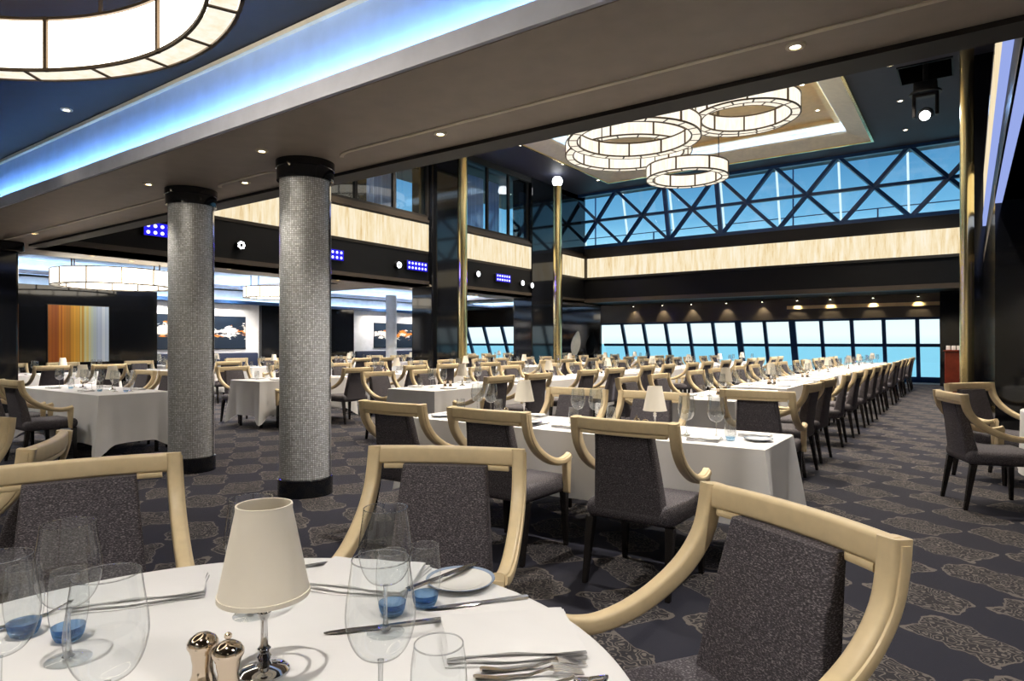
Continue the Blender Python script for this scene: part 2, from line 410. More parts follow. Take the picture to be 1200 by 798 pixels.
def fascia(side, y0, y1, idx):
    """one run of the atrium upstand: beam, black fascia, backlit band, ledge"""
    x = XL if side == 'l' else XR
    s = -1 if side == 'l' else 1
    a, b = sorted((x, x+s*.5))
    struct(MB().box(a, b, y0, y1, H, H+.15).build('trim_%d' % idx, M['brown']))
    a, b = sorted((x+s*.04, x+s*.5))
    struct(MB().box(a, b, y0, y1, H+.15, 3.92).build('trim_%d' % (idx+1), M['black_matte']))
    m = MB()
    for z0, z1, o in ((3.90, 3.97, -.03), (4.73, 4.79, -.03), (4.86, 4.95, -.06)):
        p, q = sorted((x-o*s*-1*-1, x+s*.5)); m.box(p, q, y0, y1, z0, z1)
    p, q = sorted((x, x+s*.5)); m.box(p, q, y0, y1, 4.79, 4.86)
    struct(m.build('trim_%d' % (idx+2), M['brown']))
    a, b = sorted((x, x+s*.1))
    o = MB().box(a, b, y0+.03, y1-.03, 3.97, 4.73).build('light_band', M['onyx'])
    return o
GB = 'backlit onyx bands around the atrium'
tag(fascia('l', 4.27, 13.7, 20), 'longest backlit cream onyx band, left of the nearer brass pole', 'light panel', GB)
tag(fascia('l', 15.4, 19.0, 24), 'backlit cream onyx band between the two brass poles on the left wall', 'light panel', GB)
tag(fascia('l', 21.1, 22.85, 28), 'shortest backlit cream onyx band in the far left corner', 'light panel', GB)
tag(fascia('r', 9.4, 16.0, 32), 'backlit cream onyx band on the right wall seen edge on', 'light panel', GB)
tag(fascia('r', 4.4, 9.3, 36), 'backlit cream onyx band high at the right edge of the view', 'light panel', GB)
struct(MB().box(XR+.45, XR+.5, 4.3, 26, 4.95, HU).build('wall_right_upper', M['black']))
# end fascia
struct(MB().box(-13, XR, YE, YE+.5, H, H+.15).build('trim_40', M['brown']))
struct(MB().box(-13, XR, YE+.04, YE+.5, H+.15, 3.92).build('trim_41', M['black_matte']))
m = MB().box(-13, XR, YE-.03, YE+.5, 3.89, 3.97).box(-13, XR, YE-.03, YE+.5, 4.73, 4.80)
m.hexa([(-13,YE-.02,4.8),(XR,YE-.02,4.8),(XR,YE+.5,4.8),(-13,YE+.5,4.8)], [(-13,YE-.06,5.16),(XR,YE-.06,5.16),(XR,YE+.5,5.16),(-13,YE+.5,5.16)])
struct(m.build('trim_42', M['soffit_edge']))
tag(MB().box(-12.55, XR-.03, YE, YE+.1, 3.97, 4.73).build('light_band', M['onyx']), 'wide backlit cream onyx band under the diamond truss windows', 'light panel', GB)
struct(MB().box(-12.68, -12.5, YE-.08, YE+.02, 3.9, 4.85).build('trim_43', M['brown']))
# piers of the left atrium wall
struct(MB().rbox(-13.4, XL+.02, 13.8, 15.4, 0, HU, .03).build('wall_pier_1', M['black']), 'black lacquered pier behind the nearer brass pole')
struct(MB().rbox(-13.4, XL+.02, 19.0, 21.1, 0, HU, .03).build('wall_pier_2', M['black']), 'black lacquered pier behind the farther brass pole')
pc = struct(MB().rbox(-13.2, -12.4, 2.9, 3.86, 0, 2.84, .04).build('wall_pier_3', M['black']), 'black lacquered pier at the left edge of the view')
MB().rbox(-13.26, -12.34, 2.84, 3.92, 2.80, 2.97, .03).build('capital', M['black'], pc)
struct(MB().box(-13.2, -13.1, 4.3, 13.8, 2.97, 4.95).build('wall_left_fascia', M['black_matte']))
# gallery behind the upper openings
struct(MB().box(-16.5, XL-.5, 4.27, 22.8, 4.72, 4.82).build('ceiling_gallery_floor', M['soffit_edge']))
struct(MB().box(-16.6, -16.5, 4.27, 15.0, 4.8, HU).build('wall_gallery', M['brown']))
def gallery_window(i, y0, y1, n, x=XL-.15):
    m = MB().box(x-.05, x+.03, y0, y1, 4.95, 5.03).box(x-.05, x+.03, y0, y1, 7.05, 7.2)
    for k in range(n+1):
        y = y0+(y1-y0)*k/n; m.box(x-.05, x+.03, y-.045, y+.045, 5.0, 7.1)
    w = struct(m.build('window_%d' % i, M['soffit_edge']), 'tall gallery window above the onyx band on the left wall')
    for k in range(n):
        a = y0+(y1-y0)*k/n+.045; b = y0+(y1-y0)*(k+1)/n-.045
        MB().box(x-.02, x-.01, a, b, 5.03, 7.05).build('pane', M['pane'], w)
gallery_window(40, 4.4, 13.78, 7); gallery_window(41, 15.42, 18.98, 3)
struct(MB().box(XL-.1, XL, 4.3, 22.8, 7.02, 7.25).build('trim_44', M['soffit_edge']))
struct(MB().box(-13.4, XL, 18.98, 22.9, 4.95, HU).build('wall_left_upper', M['black']))
for k, (y0, y1) in enumerate([(15.5,16.35),(16.6,17.4),(17.65,18.3),(12.2,13.3)]):
    m = MB(); n = 36; vs = []; fs = []
    for i in range(n+1):
        y = y0+(y1-y0)*i/n; x = -13.55+.05*math.sin(i*1.25)+.012*math.sin(i*3.1)
        vs += [(x,y,4.83),(x,y,6.95),(x-.01,y,6.95),(x-.01,y,4.83)]
    for i in range(n):
        o = 4*i; fs += [(o,o+4,o+5,o+1),(o+2,o+6,o+7,o+3),(o+1,o+5,o+6,o+2)]
    m.add(vs, fs)
    tag(m.build('curtain', M['curtain'], smooth=True), 'silver pleated curtain in the gallery window, %s' % ['nearest the brass pole','in the middle bay','in the far bay','left of the pier'][k], 'curtain', 'gallery curtains')
# upper ceiling with the coffer
cx0, cx1, cy0, cy1 = -10.6, -2.25, 6.0, 21.0
m = MB().box(-13.5, cx0, 4.3, YE+.3, HU, HU+.1).box(cx1, XR+.5, 4.3, 15.9, HU, HU+.1).box(cx1, XR+.5, 17.0, YE+.3, HU, HU+.1).box(cx0, cx1, 4.3, cy0, HU, HU+.1).box(cx0, cx1, cy1, YE+.3, HU, HU+.1)
m.box(cx1, -1.25, 15.9, 17.0, HU, HU+.1).box(-.25, XR+.5, 15.9, 17.0, HU, HU+.1)
struct(m.build('ceiling_upper', M['upper_ceiling']), 'slate ceiling high over the atrium')
struct(MB().box(-16.6, -13.4, 4.3, YE, HU, HU+.1).build('ceiling_gallery', M['soffit_edge']))
fx = .55
m = MB()
def ringrect(m, x0, x1, y0, y1, w, z0, z1):
    m.box(x0, x1, y0, y0+w, z0, z1).box(x0, x1, y1-w, y1, z0, z1).box(x0, x0+w, y0+w, y1-w, z0, z1).box(x1-w, x1, y0+w, y1-w, z0, z1); return m
# sloped cream frame
def sloped(x0, x1, y0, y1, w, z_out, z_in):
    o = [(x0,y0,z_out),(x1,y0,z_out),(x1,y1,z_out),(x0,y1,z_out)]; i = [(x0+w,y0+w,z_in),(x1-w,y0+w,z_in),(x1-w,y1-w,z_in),(x0+w,y1-w,z_in)]
    t = [(x,y,z+.06) for x,y,z in o]; u = [(x,y,z+.06) for x,y,z in i]
    fs = []
    for k in range(4):
        j = (k+1)%4; fs += [(k,j,4+j,4+k),(8+k,8+j,12+j,12+k),(k,j,8+j,8+k),(4+k,4+j,12+j,12+k)]
    return MB().add(o+i+t+u, fs)
struct(sloped(cx0, cx1, cy0, cy1, fx, HU-.06, HU+.12).build('trim_45', M['cream_paint']), 'sloped cream frame of the atrium coffer')
struct(ringrect(MB(), cx0-.05, cx1+.05, cy0-.05, cy1+.05, .06, HU-.09, HU).build('trim_46', M['gold']))
struct(ringrect(MB(), cx0+fx-.05, cx1-fx+.05, cy0+fx-.05, cy1-fx+.05, .04, HU+.12, HU+.2).build('trim_47', M['lip']))
struct(ringrect(MB(), cx0+.1, cx1-.1, cy0+.1, cy1-.1, .1, HU+.1, HU+.5).build('trim_48', M['white_paint']))
m = MB().box(cx0, cx1, cy0, cy1, HU+.5, HU+.6)
struct(ringrect(MB(), cx0+.1, cx1-.1, cy0+.1, cy1-.1, .62, HU+.46, HU+.5).build('trim_49', M['white_paint']))
struct(ringrect(MB(), cx0+.72, cx1-.72, cy0+.72, cy1-.72, .12, HU+.40, HU+.5).build('trim_50', M['tan_ceiling']))
struct(m.build('ceiling_coffer', M['tan_ceiling']), 'tan ceiling inside the atrium coffer')
tag(ringrect(MB(), cx0+.3, cx1-.3, cy0+.3, cy1-.3, .04, HU+.19, HU+.2).build('cove_light_strip', M['strip_warm']), 'cool light strip running round the atrium coffer', 'light strip')

# side dining room ceiling
cof = [(4.4, 11.6), (13.2, 19.6), (20.8, 24.6)]
m = MB().box(-14.0, -12.6, 4.05, 26.3, H, H+.05).box(-24, -18.55, 4.05, 26.3, H, H+.05)
ys = [4.05]+[v for c in cof for v in c]+[26.3]
for a, b in zip(ys[::2], ys[1::2]): m.box(-18.55, -14.0, a, b, H, H+.05)
m.box(-24, -13, 25.1, 26.3, H, H+.05)
struct(m.build('ceiling_side', M['soffit']), 'taupe ceiling of the side dining room')
for i, (a, b) in enumerate(cof):
    struct(MB().box(-18.55, -14.0, a, b, 3.36, 3.42).build('ceiling_side_coffer_%d' % (i+1), M['white_paint']))
    mm = ringrect(MB(), -18.6, -13.95, a-.05, b+.05, .05, H, 3.4)
    struct(mm.build('trim_%d' % (52+3*i), M['white_paint']))
    mm = ringrect(MB(), -18.35, -14.2, a+.2, b-.2, .03, H+.06, H+.14)
    ringrect(mm, -18.55, -14.0, a, b, .21, H+.04, H+.06)
    struct(mm.build('trim_%d' % (53+3*i), M['lip']))
    tag(ringrect(MB(), -18.45, -14.1, a+.1, b-.1, .03, H+.07, H+.085).build('cove_light_strip', M['strip_cool']), 'cool light strip around the %s ceiling coffer of the side room' % ['nearest','middle','farthest'][i], 'light strip')
# walls of the side room
struct(MB().box(XO-.12, XO, -6, 20.3, 0, 2.62).build('wall_left', M['white_paint']), 'white wall at the back of the side room')
struct(MB().box(XO-.12, XO, 2.7, 20.3, 2.62, H).build('wall_left_head', M['white_paint']))
struct(MB().box(XO, XO+.22, 2.7, 20.3, 2.56, 2.60).box(XO+.2, XO+.22, 2.7, 20.3, 2.60, 2.66).build('trim_62', M['bluewin']))
tag(MB().box(XO+.06, XO+.10, 2.8, 20.2, 2.60, 2.615).build('cove_light_strip', M['strip_cool']), 'cool light strip on the ledge above the white wall', 'light strip')
struct(MB().box(-24, XO, 20.3, 20.42, 0, H).build('wall_left_return', M['black']))
struct(MB().box(-24.1, -24, 20.3, 26.3, 0, H).build('wall_left_far', M['black']))
struct(MB().box(XO, -16.2, 3.6, 7.85, 0, 2.6).build('wall_block_1', M['black']), 'black glossy wall carrying the striped artwork')
struct(MB().box(XO, XO+.14, 12.2, 16.0, 0, 2.6).build('wall_block_2', M['black']), 'black glossy wall between the two abstract paintings')
struct(MB().box(-19, -12.5, -6, 2.72, 2.95, 3.0).build('ceiling_left_near', M['soffit']))
struct(MB().box(-16.9, -13.0, 25.0, 25.12, 0, H).build('wall_end_left', M['black']), 'black panelled wall beside the end windows')
struct(MB().box(-.72, XR, 24.2, 25.9, 0, H).build('wall_end_right', M['black']))
# end soffit and window head
struct(MB().box(-13, XR, YE+.5, 25.3, H, H+.05).build('ceiling_end', M['soffit_edge']))
def raked_y(z): return YW0+(YW1-YW0)*z/2.2
struct(MB().box(-24, XR, 25.02, 25.3, 2.2, H).build('wall_end_head', M['brown']), 'dark head above the end windows')
struct(MB().box(-5.4, -.75, 24.97, 25.02, 2.58, 2.70).build('trim_65', M['tan_ceiling']))

# lower end windows: every bay its own window
def win_bay(i, x0, x1, wid, low):
    """bay between two raked mullions; owns its right-hand mullion"""
    m = MB()
    def sl(xa, xb, z0, z1, t0=-.06, t1=.06):
        m.hexa([(xa,raked_y(z0)+t0,z0),(xb,raked_y(z0)+t0,z0),(xb,raked_y(z0)+t1,z0),(xa,raked_y(z0)+t1,z0)],
               [(xa,raked_y(z1)+t0,z1),(xb,raked_y(z1)+t0,z1),(xb,raked_y(z1)+t1,z1),(xa,raked_y(z1)+t1,z1)])
    sl(x1-wid/2, x1+wid/2, 0, 2.2); sl(x0, x1, 1.22, 1.33, -.05, .05); sl(x0, x1, 2.13, 2.2); sl(x0, x1, 0, low)
    w = struct(m.build('window_%d' % i, M['bluewin']), 'raked end window bay looking out to sea')
    for z0, z1 in ((low, 1.22), (1.33, 2.13)):
        p = MB(); xa, xb = x0+.02, x1-wid/2
        p.add([(xa,raked_y(z0),z0),(xb,raked_y(z0),z0),(xb,raked_y(z1),z1),(xa,raked_y(z1),z1)], [(0,1,2,3)])
        p.build('pane', M['pane'], w)
    return w
xs = [-13.05]+[-1.375-.97*k for k in range(11, -1, -1)]+[-.70]
for i in range(len(xs)-1):
    k = 11-i
    win_bay(i+1, xs[i], xs[i+1], .22 if k in (4, 6) else .12, .22 if k > 1 else .20)
xs2 = [-23.9+1.1*k for k in range(7)]+[-16.9]
for i in range(len(xs2)-1): win_bay(i+20, xs2[i], xs2[i+1], .13, .22)
struct(MB().box(-13.05, -.7, 25.05, 25.85, 0, .012).build('trim_66', plain('daylit_threshold', (.45,.55,.65), .2)))  # floor strip by the windows, daylight on it put into the pale colour
# diamond truss windows
def ty(z): return YE-.55*(z-5.16)/2.04
for k in range(7):
    xn = -.46-1.91*k; a = xn-.955; b = min(xn+.955, XR); z0, zm, z1 = 5.16, 6.16, 7.18
    m = MB()
    def P(x, z): return (x, ty(z), z)
    m.bar(P(a, zm), P(b, zm), .12, .10)
    for (p, q) in (((a,z0),(xn,zm)),((xn,zm),(a,z1)),((xn,zm),(b,z0) if k else (b,z0+.25)),((xn,zm),(b,z1) if k else (b,z1-.25))): m.bar(P(*p), P(*q), .12, .11)
    m.bar(P(a, z0+.03), P(b, z0+.03), .14, .12); m.bar(P(a, z1-.02), P(b, z1-.02), .14, .12)
    if k in (3, 4): m.bar(P(a, z0), P(a, z1), .14, .13)
    w = struct(m.build('window_%d' % (30+k), M['bluewin']), 'high atrium window bay crossed by a diamond truss')
    MB().add([P(a,z0),P(b,z0),P(b,z1),P(a,z1)], [(0,1,2,3)]).build('pane', M['pane'], w).location = (0,.1,0)
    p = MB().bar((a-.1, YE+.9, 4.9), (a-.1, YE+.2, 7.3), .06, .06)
    tag(p.build('exterior_rib', M['rib_glow']), 'white raked rib given a glow outside the diamond truss windows', 'rib', 'white ribs outside the truss windows')  # emission added so the ribs show as bright white streaks
m = MB().bar((-16, 27, 6.28), (3, 27, 6.28), .035, .035).bar((-16, 27, 5.5), (3, 27, 5.5), .05, .05)
for k in range(7): m.bar((-14.3+2.9*k, 27, 4.7), (-14.3+2.9*k, 27, 6.28 if k%3 else 8.5), .05, .05)
m.box(-16, 3, 26.6, 27.2, 4.5, 4.7)
tag(m.build('deck_railing', M['bluewin']), 'thin metal railing on the deck outside the high windows', 'railing')
struct(MB().box(-14, XR+.5, 23.4, 25.3, H+.05, 4.8).build('wall_end_core', M['black_matte']))
# sea
o = MB().add([(-4000,27,-14),(3000,27,-14),(3000,9000,-14),(-9000,9000,-14)], [(0,1,2,3)]).build('sea', M['sea'])
tag(o, 'turquoise sea beyond the end windows', 'sea', None, 'stuff')

# ------------------------------------------------------------------ poles and columns
def pole(x, y, h, r, label, globe):
    t = empty('brass_pole', (x, y, 0)); tag(t, label, 'pole', 'brass poles around the atrium')
    MB().cyl(0, 0, .12, h, r, 32).build('shaft', M['gold'], t, True)
    MB().lathe([(0,0),(r*1.5,0),(r*1.5,.10),(r*1.1,.13),(0,.13)], 32).build('base', M['gold'], t, True)
    if globe:
        MB().lathe([(.001,h-.02),(.10,h),(.16,h+.08),(.18,h+.16),(.165,h+.24),(.11,h+.31),(.001,h+.34)], 28).build('globe_lamp', M['bulb_white'], t, True)
pole(-12.0, 14.45, HU, .14, 'shiny brass pole nearer the camera on the left atrium wall', False)
pole(-11.6, 19.1, 6.78, .145, 'brass pole topped by a white globe in the far left of the atrium', True)
pole(-.02, 15.7, HU, .12, 'tall brass pole beside the black wall on the right', False)
def column(x, y, label):
    t = empty('mosaic_column', (x, y, 0)); tag(t, label, 'column', 'silver mosaic columns')
    MB().cyl(0, 0, .15, 2.80, .222, 84).build('shaft', M['mosaic'], t, True)
    MB().lathe([(0,0),(.238,0),(.238,.15),(.225,.158),(0,.158)], 64).build('base', M['black'], t, True)
    MB().lathe([(0,2.795),(.247,2.795),(.247,2.90),(.255,2.905),(.255,2.968),(0,2.968)], 64).build('capital', M['black'], t, True)
    a0 = math.atan2(-y, -x)+1.15
    MB().bar((.226*math.cos(a0), .226*math.sin(a0), .16), (.226*math.cos(a0), .226*math.sin(a0), 2.79), .02, .012).build('edge_strip', M['chrome'], t)
column(-4.87, 3.66, 'silver mosaic column nearer the middle of the view')
column(-6.74, 3.62, 'silver mosaic column on the left, beside the white-clothed table')
t = empty('round_post', (-16.0, 15.5, 0)); tag(t, 'slim pale round post in front of the far abstract painting', 'post')
MB().cyl(0, 0, .06, H, .18, 32).build('shaft', M['white_paint'], t, True); MB().cyl(0, 0, 0, .06, .2, 32).build('base', M['chrome'], t, True)

# ------------------------------------------------------------------ ring chandeliers
def ring(name, x, y, z, R, wdt, hgt, nseg, ztop, label, dm, hang=3, a_off=0, group=None, ro=.4):
    t = empty('ring_chandelier', (x, y, z)); tag(t, label, 'chandelier', group)
    r = R-wdt; N = 12*nseg//2
    MB().arc(0, 0, R-.012, R-.006, .02, hgt-.02, 0, 2*PI, N*2).build('outer_diffuser', dm, t, True)
    MB().arc(0, 0, r+.006, r+.012, .02, hgt-.02, 0, 2*PI, N*2).build('inner_diffuser', dm, t, True)
    MB().arc(0, 0, r+.015, R-.015, .006, .012, 0, 2*PI, N*2).build('bottom_diffuser', M['diff_bottom'] if dm != M['diff_near'] else M['diff_bottom'], t)
    b = .018 if R > 1.7 else .030 if z > 4 else .017
    m = MB()
    for rr in (R, r):
        for z0 in (0, hgt-b): m.arc(0, 0, rr-b/2, rr+b/2, z0, z0+b, 0, 2*PI, N*2)
    for k in range(nseg):
        a = a_off+2*PI*k/nseg; c_, s_ = math.cos(a), math.sin(a)
        for rr in (R, r): m.bar((rr*c_, rr*s_, 0), (rr*c_, rr*s_, hgt), b*1.3, b*1.3, (c_, s_, 0))
    for k in range(2*nseg):
        a = a_off+2*PI*(k+.3)/(2*nseg); c_, s_ = math.cos(a), math.sin(a)
        m.bar((r*c_, r*s_, .004), (R*c_, R*s_, .004), b*1.2, .01)
    m.build('frame', M['bronze'], t)
    for k in range(hang):
        a = ro+2*PI*k/hang; rr = (R+r)/2
        MB().rod((rr*math.cos(a), rr*math.sin(a), hgt-.01), (rr*math.cos(a), rr*math.sin(a), ztop-z), .014, 8).build('suspension_rod', M['bronze'], t)
    return t
ring('near', -3.80, .18, 3.06, 1.87, .155, .34, 12, 3.67, 'huge lit ring chandelier overhead at the top left corner', M['diff_near'], 4, .58)
GR = 'ring chandeliers hanging in the atrium'
ring('a', -6.14, 13.4, 5.9, 1.46, .2, .34, 10, 7.7, 'large tilted-looking ring chandelier lowest and leftmost front of the cluster', M['diff_far'], 3, .2, GR, .5)
ring('b', -7.45, 15.9, 6.4, 1.66, .2, .34, 10, 7.7, 'large ring chandelier seen behind and through the front left ring', M['diff_far'], 3, .5, GR)
ring('c', -5.95, 16.25, 5.6, 1.03, .17, .34, 8, 7.7, 'smallest ring chandelier, hanging lowest in the middle of the cluster', M['diff_far'], 3, .1, GR, .9)
ring('d', -4.16, 15.12, 6.5, 1.16, .19, .38, 8, 7.7, 'ring chandelier at the right of the cluster, with a pole through it', M['diff_far'], 3, .3, GR)
ring('e', -4.68, 16.6, 6.95, 1.27, .2, .34, 8, 7.7, 'ring chandelier mostly hidden behind the right-hand ring', M['diff_far'], 3, .6, GR)
GS = 'ring chandeliers in the side room'
ring('f', -14.75, 6.3, 2.53, 1.15, .16, .33, 12, 3.36, 'wide shallow ring chandelier left of the mosaic columns in the side room', M['diff_near'], 4, .2, GS)
ring('g', -15.9, 10.9, 2.6, .8, .14, .3, 10, 3.36, 'ring chandelier partly hidden between the two mosaic columns', M['diff_near'], 4, .2, GS)
ring('h', -16.1, 18.3, 2.62, .7, .14, .3, 10, 3.36, 'ring chandelier seen just right of the nearer brass pole', M['diff_near'], 4, .2, GS)

# ------------------------------------------------------------------ lamps in the ceilings
def lightdata(kind, power, col=(1,.86,.66), size=.04, spot=100, blend=.6):
    l = bpy.data.lights.new('lamp_light', kind); l.energy = power; l.color = col
    if kind == 'SPOT': l.spot_size = math.radians(spot); l.spot_blend = blend; l.shadow_soft_size = size
    elif kind == 'POINT': l.shadow_soft_size = size
    return l
def make_downlight(L, r=.04):
    t = empty('downlight')
    MB().lathe([(r*.75,-.012),(r*1.25,-.010),(r*1.35,0),(r*.8,0)], 20).build('trim_ring', M['cream_paint'], t, True)
    MB().lathe([(.0001,-.003),(r*.78,-.004),(r*.78,.0),(.0001,0)], 16).build('lens', M['bulb_warm'], t, True)
    lo = bpy.data.objects.new('lamp_light', L); C.objects.link(lo); lo.parent = t; lo.location = (0,0,-.03)
    return Proto(t)
DL = make_downlight(lightdata('SPOT', 170, (1,.92,.82), .04, 118, .8))
DU = make_downlight(lightdata('SPOT', 900, (1,.88,.72), .05, 100, .8), .06)
DS = make_downlight(lightdata('SPOT', 190, (1,.90,.78), .04, 140, .7))
soff = [(932,53,'at the right of the long soffit'),(516,156,'right of the nearer mosaic column'),(307,176,'just left of the nearer mosaic column'),(174,215,'left of the left mosaic column'),(287,213,'between the two mosaic columns'),(40,273,'at the left end of the long soffit')]
DR = make_downlight(lightdata('SPOT', 60, (1,.9,.75), .04, 62, .9))
for px, py, w in soff:
    x, y = at(px, py, H); (DR if px in (307, 287, 174) else DL).put((x, y, H-.002), 0, 'small warm downlight in the taupe soffit %s' % w, 'downlight', 'soffit downlights')
DR2 = make_downlight(lightdata('SPOT', 22, (1,.87,.70), .04, 60, .9))
x, y = at(78, 128, 3.67); DR2.put((x, y, 3.668), 0, 'downlight in the dark recess below the big ring chandelier', 'downlight', 'recess downlights')
for x, y in ((-1.2,.2),(1.2,1.4),(-3.2,-2.2),(-.8,-2.4),(2.5,-1.8),(-7.6,-1),(-9.5,1.3),(-4,-5),(-1,-5),(2,-5),(5,0),(5,-3),(4.2,1.8),(-7,-5),(-5.6,-2.4)):  # extra lamps added around and behind the viewpoint as ambient fill
    DL.put((x, y, 3.668), 0, 'fill downlight added to the dark recess ceiling around the viewpoint', 'downlight', 'added recess fill downlights')
up = [(1043,76),(1055,118),(1061,152),(610,170),(660,192),(701,211)]
for i, (px, py) in enumerate(up):
    x, y = at(px, py, HU); DU.put((x, y, HU-.002), 0, 'downlight in the slate atrium ceiling, %s' % ['top of the three beside the stage light','middle of the three beside the stage light','lowest of the three beside the stage light','left of the coffer, nearest the soffit','left of the coffer above the globe pole','left of the coffer, lowest'][i], 'downlight', 'atrium perimeter downlights')
x, y = at(603, 189, HU)
for i, (px, py) in enumerate([(940,99),(958,129),(968,153),(925,161),(883,167),(845,174),(808,181)]):
    x, y = at(px, py, HU+.46 if i > 1 else HU+.5)
    DU.put((x, y, HU+(.455 if i > 1 else .497)), 0, 'downlight in the coffer ceiling, %s' % ['upper right','right of the right-hand ring','by the right corner','second from the right along the far edge','third from the right along the far edge','fourth from the right along the far edge','fifth from the right along the far edge'][i], 'downlight', 'coffer downlights')
for x, y in ((-9.2,9),(-6.4,8.2),(-3.6,9),(-9.2,12.5),(-3.5,11.5),(-9.2,17.5),(-1.2,8),(-1.2,12),(-11.5,9.5),(-11.6,13),(-6,11)):  # extra lamps added to brighten the atrium tables
    DU.put((x, y, (HU+.497 if cx0 < x < cx1 else HU-.002)), 0, 'fill downlight added to the atrium ceiling, hidden above the long soffit', 'downlight', 'added atrium fill downlights out of view')
for i, (px, py) in enumerate([(108,299),(268,315),(396,328),(482,338),(552,346),(607,351)]):
    x, y = at(px, py, H); DS.put((x, y, H-.002), 0, 'downlight under the side room edge beam, %s' % ['left of the left column','between the columns','right of the nearer column','left of the nearer brass pole','right of the nearer brass pole','left of the farther brass pole'][i], 'downlight', 'side room downlights')
for x, y in ((-13.4,6),(-13.4,10.5),(-17.9,9),(-17.9,11),(-17.9,17.2),(-17.9,19.3),(-16.9,12.4),(-13.5,17),(-13.5,22),(-16,12.4),(-16,20.2),(-20,23)):  # extra lamps added to brighten the side room and its white wall
    DS.put((x, y, H-.002), 0, 'fill downlight added to the side room ceiling', 'downlight', 'added side room fill downlights')
# picture light on far art, wall washers above the end windows
WL = lightdata('SPOT', 45, (1,.88,.6), .02, 75, .5)
t = empty('wall_washer')
MB().cyl(0, 0, -.10, 0, .035, 14).build('housing', M['rubber'], t, True); MB().cyl(0, 0, -.104, -.100, .026, 14).build('lens', M['bulb_warm'], t)
lo = bpy.data.objects.new('lamp_light', WL); C.objects.link(lo); lo.parent = t; lo.location = (0,0,-.12); lo.rotation_euler = (math.radians(10),0,0)
WP = Proto(t)
for i, px in enumerate([742,776,810,851,893,934,973,1023,1076]):
    u = (px-600)/F; r_ = (FW[0]+u*RT[0])/(FW[1]+u*RT[1])
    WP.put((r_*24.85, 24.85, H), 0, 'small wall washer above the end windows, number %s from the left' % ['one','two','three','four','five','six','seven','eight','nine'][i], 'spotlight', 'wall washers above the end windows')
# stage lights on the left fascia
def led_panel(y, label):
    t = empty('led_panel', (XL-.06, y, 3.50)); tag(t, label, 'stage light', 'blue stage lights on the left fascia')
    MB().rbox(-.03, .10, -.42, .42, -.13, .13, .01).build('housing', M['rubber'], t)
    MB().rbox(.099, .103, -.40, .40, -.125, .125, .001).build('halo_panel', M['led_glow'], t)  # glowing sheet added for the blue halo the lamps cast on the housing
    for r_ in range(2):
        for c_ in range(6):
            MB().add([(.109,yy+.034*math.cos(2*PI*k/12),zz+.034*math.sin(2*PI*k/12)) for yy,zz in (((c_-2.5)*.13,(r_-.5)*.125),) for k in range(12)]+[(.10,(c_-2.5)*.13+.034*math.cos(2*PI*k/12),(r_-.5)*.125+.034*math.sin(2*PI*k/12)) for k in range(12)],
                     [tuple(range(12))]+[(k,(k+1)%12,12+(k+1)%12,12+k) for k in range(12)]).build('led', M['led_core'], t)
    l = bpy.data.lights.new('led_light', 'SPOT'); l.energy = 30; l.color = (.06,.05,1); l.shadow_soft_size = .12; l.spot_size = 3.0
    lo = bpy.data.objects.new('led_light', l); C.objects.link(lo); lo.parent = t; lo.location = (.16,0,0); lo.rotation_euler = (0, math.radians(-95), 0)
    return t
def yon(px, X=XL):
    u = (px-600)/F; return X*(FW[1]+u*RT[1])/(FW[0]+u*RT[0])
led_panel(yon(193), 'blue lamp array on the fascia, left of the left mosaic column')
led_panel(yon(386), 'blue lamp array on the fascia, half behind the nearer mosaic column')
led_panel(yon(488), 'blue lamp array on the fascia, left of the nearer brass pole')
led_panel(yon(589), 'blue lamp array on the fascia between the two brass poles')
def flower(y, z, label):
    t = empty('fascia_spotlight', (XL, y, z)); tag(t, label, 'spotlight', 'white spotlights on the left fascia')
    MB().rod((-.04,0,0), (.06,0,0), .10, 20).build('housing', M['rubber'], t)
    for k in range(7):
        a = 2*PI*k/7; MB().rod((.06,.062*math.cos(a),.062*math.sin(a)), (.068,.062*math.cos(a),.062*math.sin(a)), .024, 10).build('led', M['bulb_white'], t)
flower(yon(281), 3.42, 'round white spotlight on the fascia between the mosaic columns')
flower(yon(466), 3.46, 'round white spotlight left of the third blue lamp array')
flower(yon(559), 3.52, 'round white spotlight just right of the nearer brass pole')
flower(yon(611), 3.42, 'left one of the pair of white spotlights near the far brass pole')
flower(yon(622), 3.38, 'right one of the pair of white spotlights near the far brass pole')
# moving head in its ceiling pocket
hx, hy = -.75, 16.45
struct(ringrect(MB(), hx-.5, hx+.5, 15.9, 17.0, .03, HU-.03, HU+.5).box(hx-.5, hx+.5, 15.9, 17.0, HU+.5, HU+.55).build('trim_70', M['black_matte']))
t = empty('moving_head_light', (hx, hy, 6.2)); tag(t, 'black moving stage light hanging from a ceiling pocket on the right', 'stage light')
MB().rod((0,0,.75), (0,0,1.5), .05, 12).box(-.03,.03,-.25,.25,1.38,1.44).build('hanger', M['rubber'], t)
MB().rbox(-.22,.22,-.17,.17,.52,.75,.03).lathe([(0,.50),(.30,.50),(.30,.54),(0,.54)], 20).build('base', M['rubber'], t, True)
m = MB(); 
for s in (-1, 1): m.rbox(s*.21-.035, s*.21+.035, -.08, .08, .02, .54, .02)
m.rbox(-.21,.21,-.08,.08,.44,.54,.02)
m.build('yoke', M['rubber'], t)
hd = MB().rod((0,.17,.12), (0,-.22,-.02), .15, 20, .13).build('head', M['rubber'], t, True)
MB().rod((0,-.222,-.021), (0,-.23,-.024), .10, 20).build('lens', emit('stage_lens', (.9,.97,1), 8), hd)
l = bpy.data.lights.new('stage_glow', 'SPOT'); l.energy = 60; l.color = (.25,.5,1); l.spot_size = 2.2; l.spot_blend = 1; l.shadow_soft_size = .08
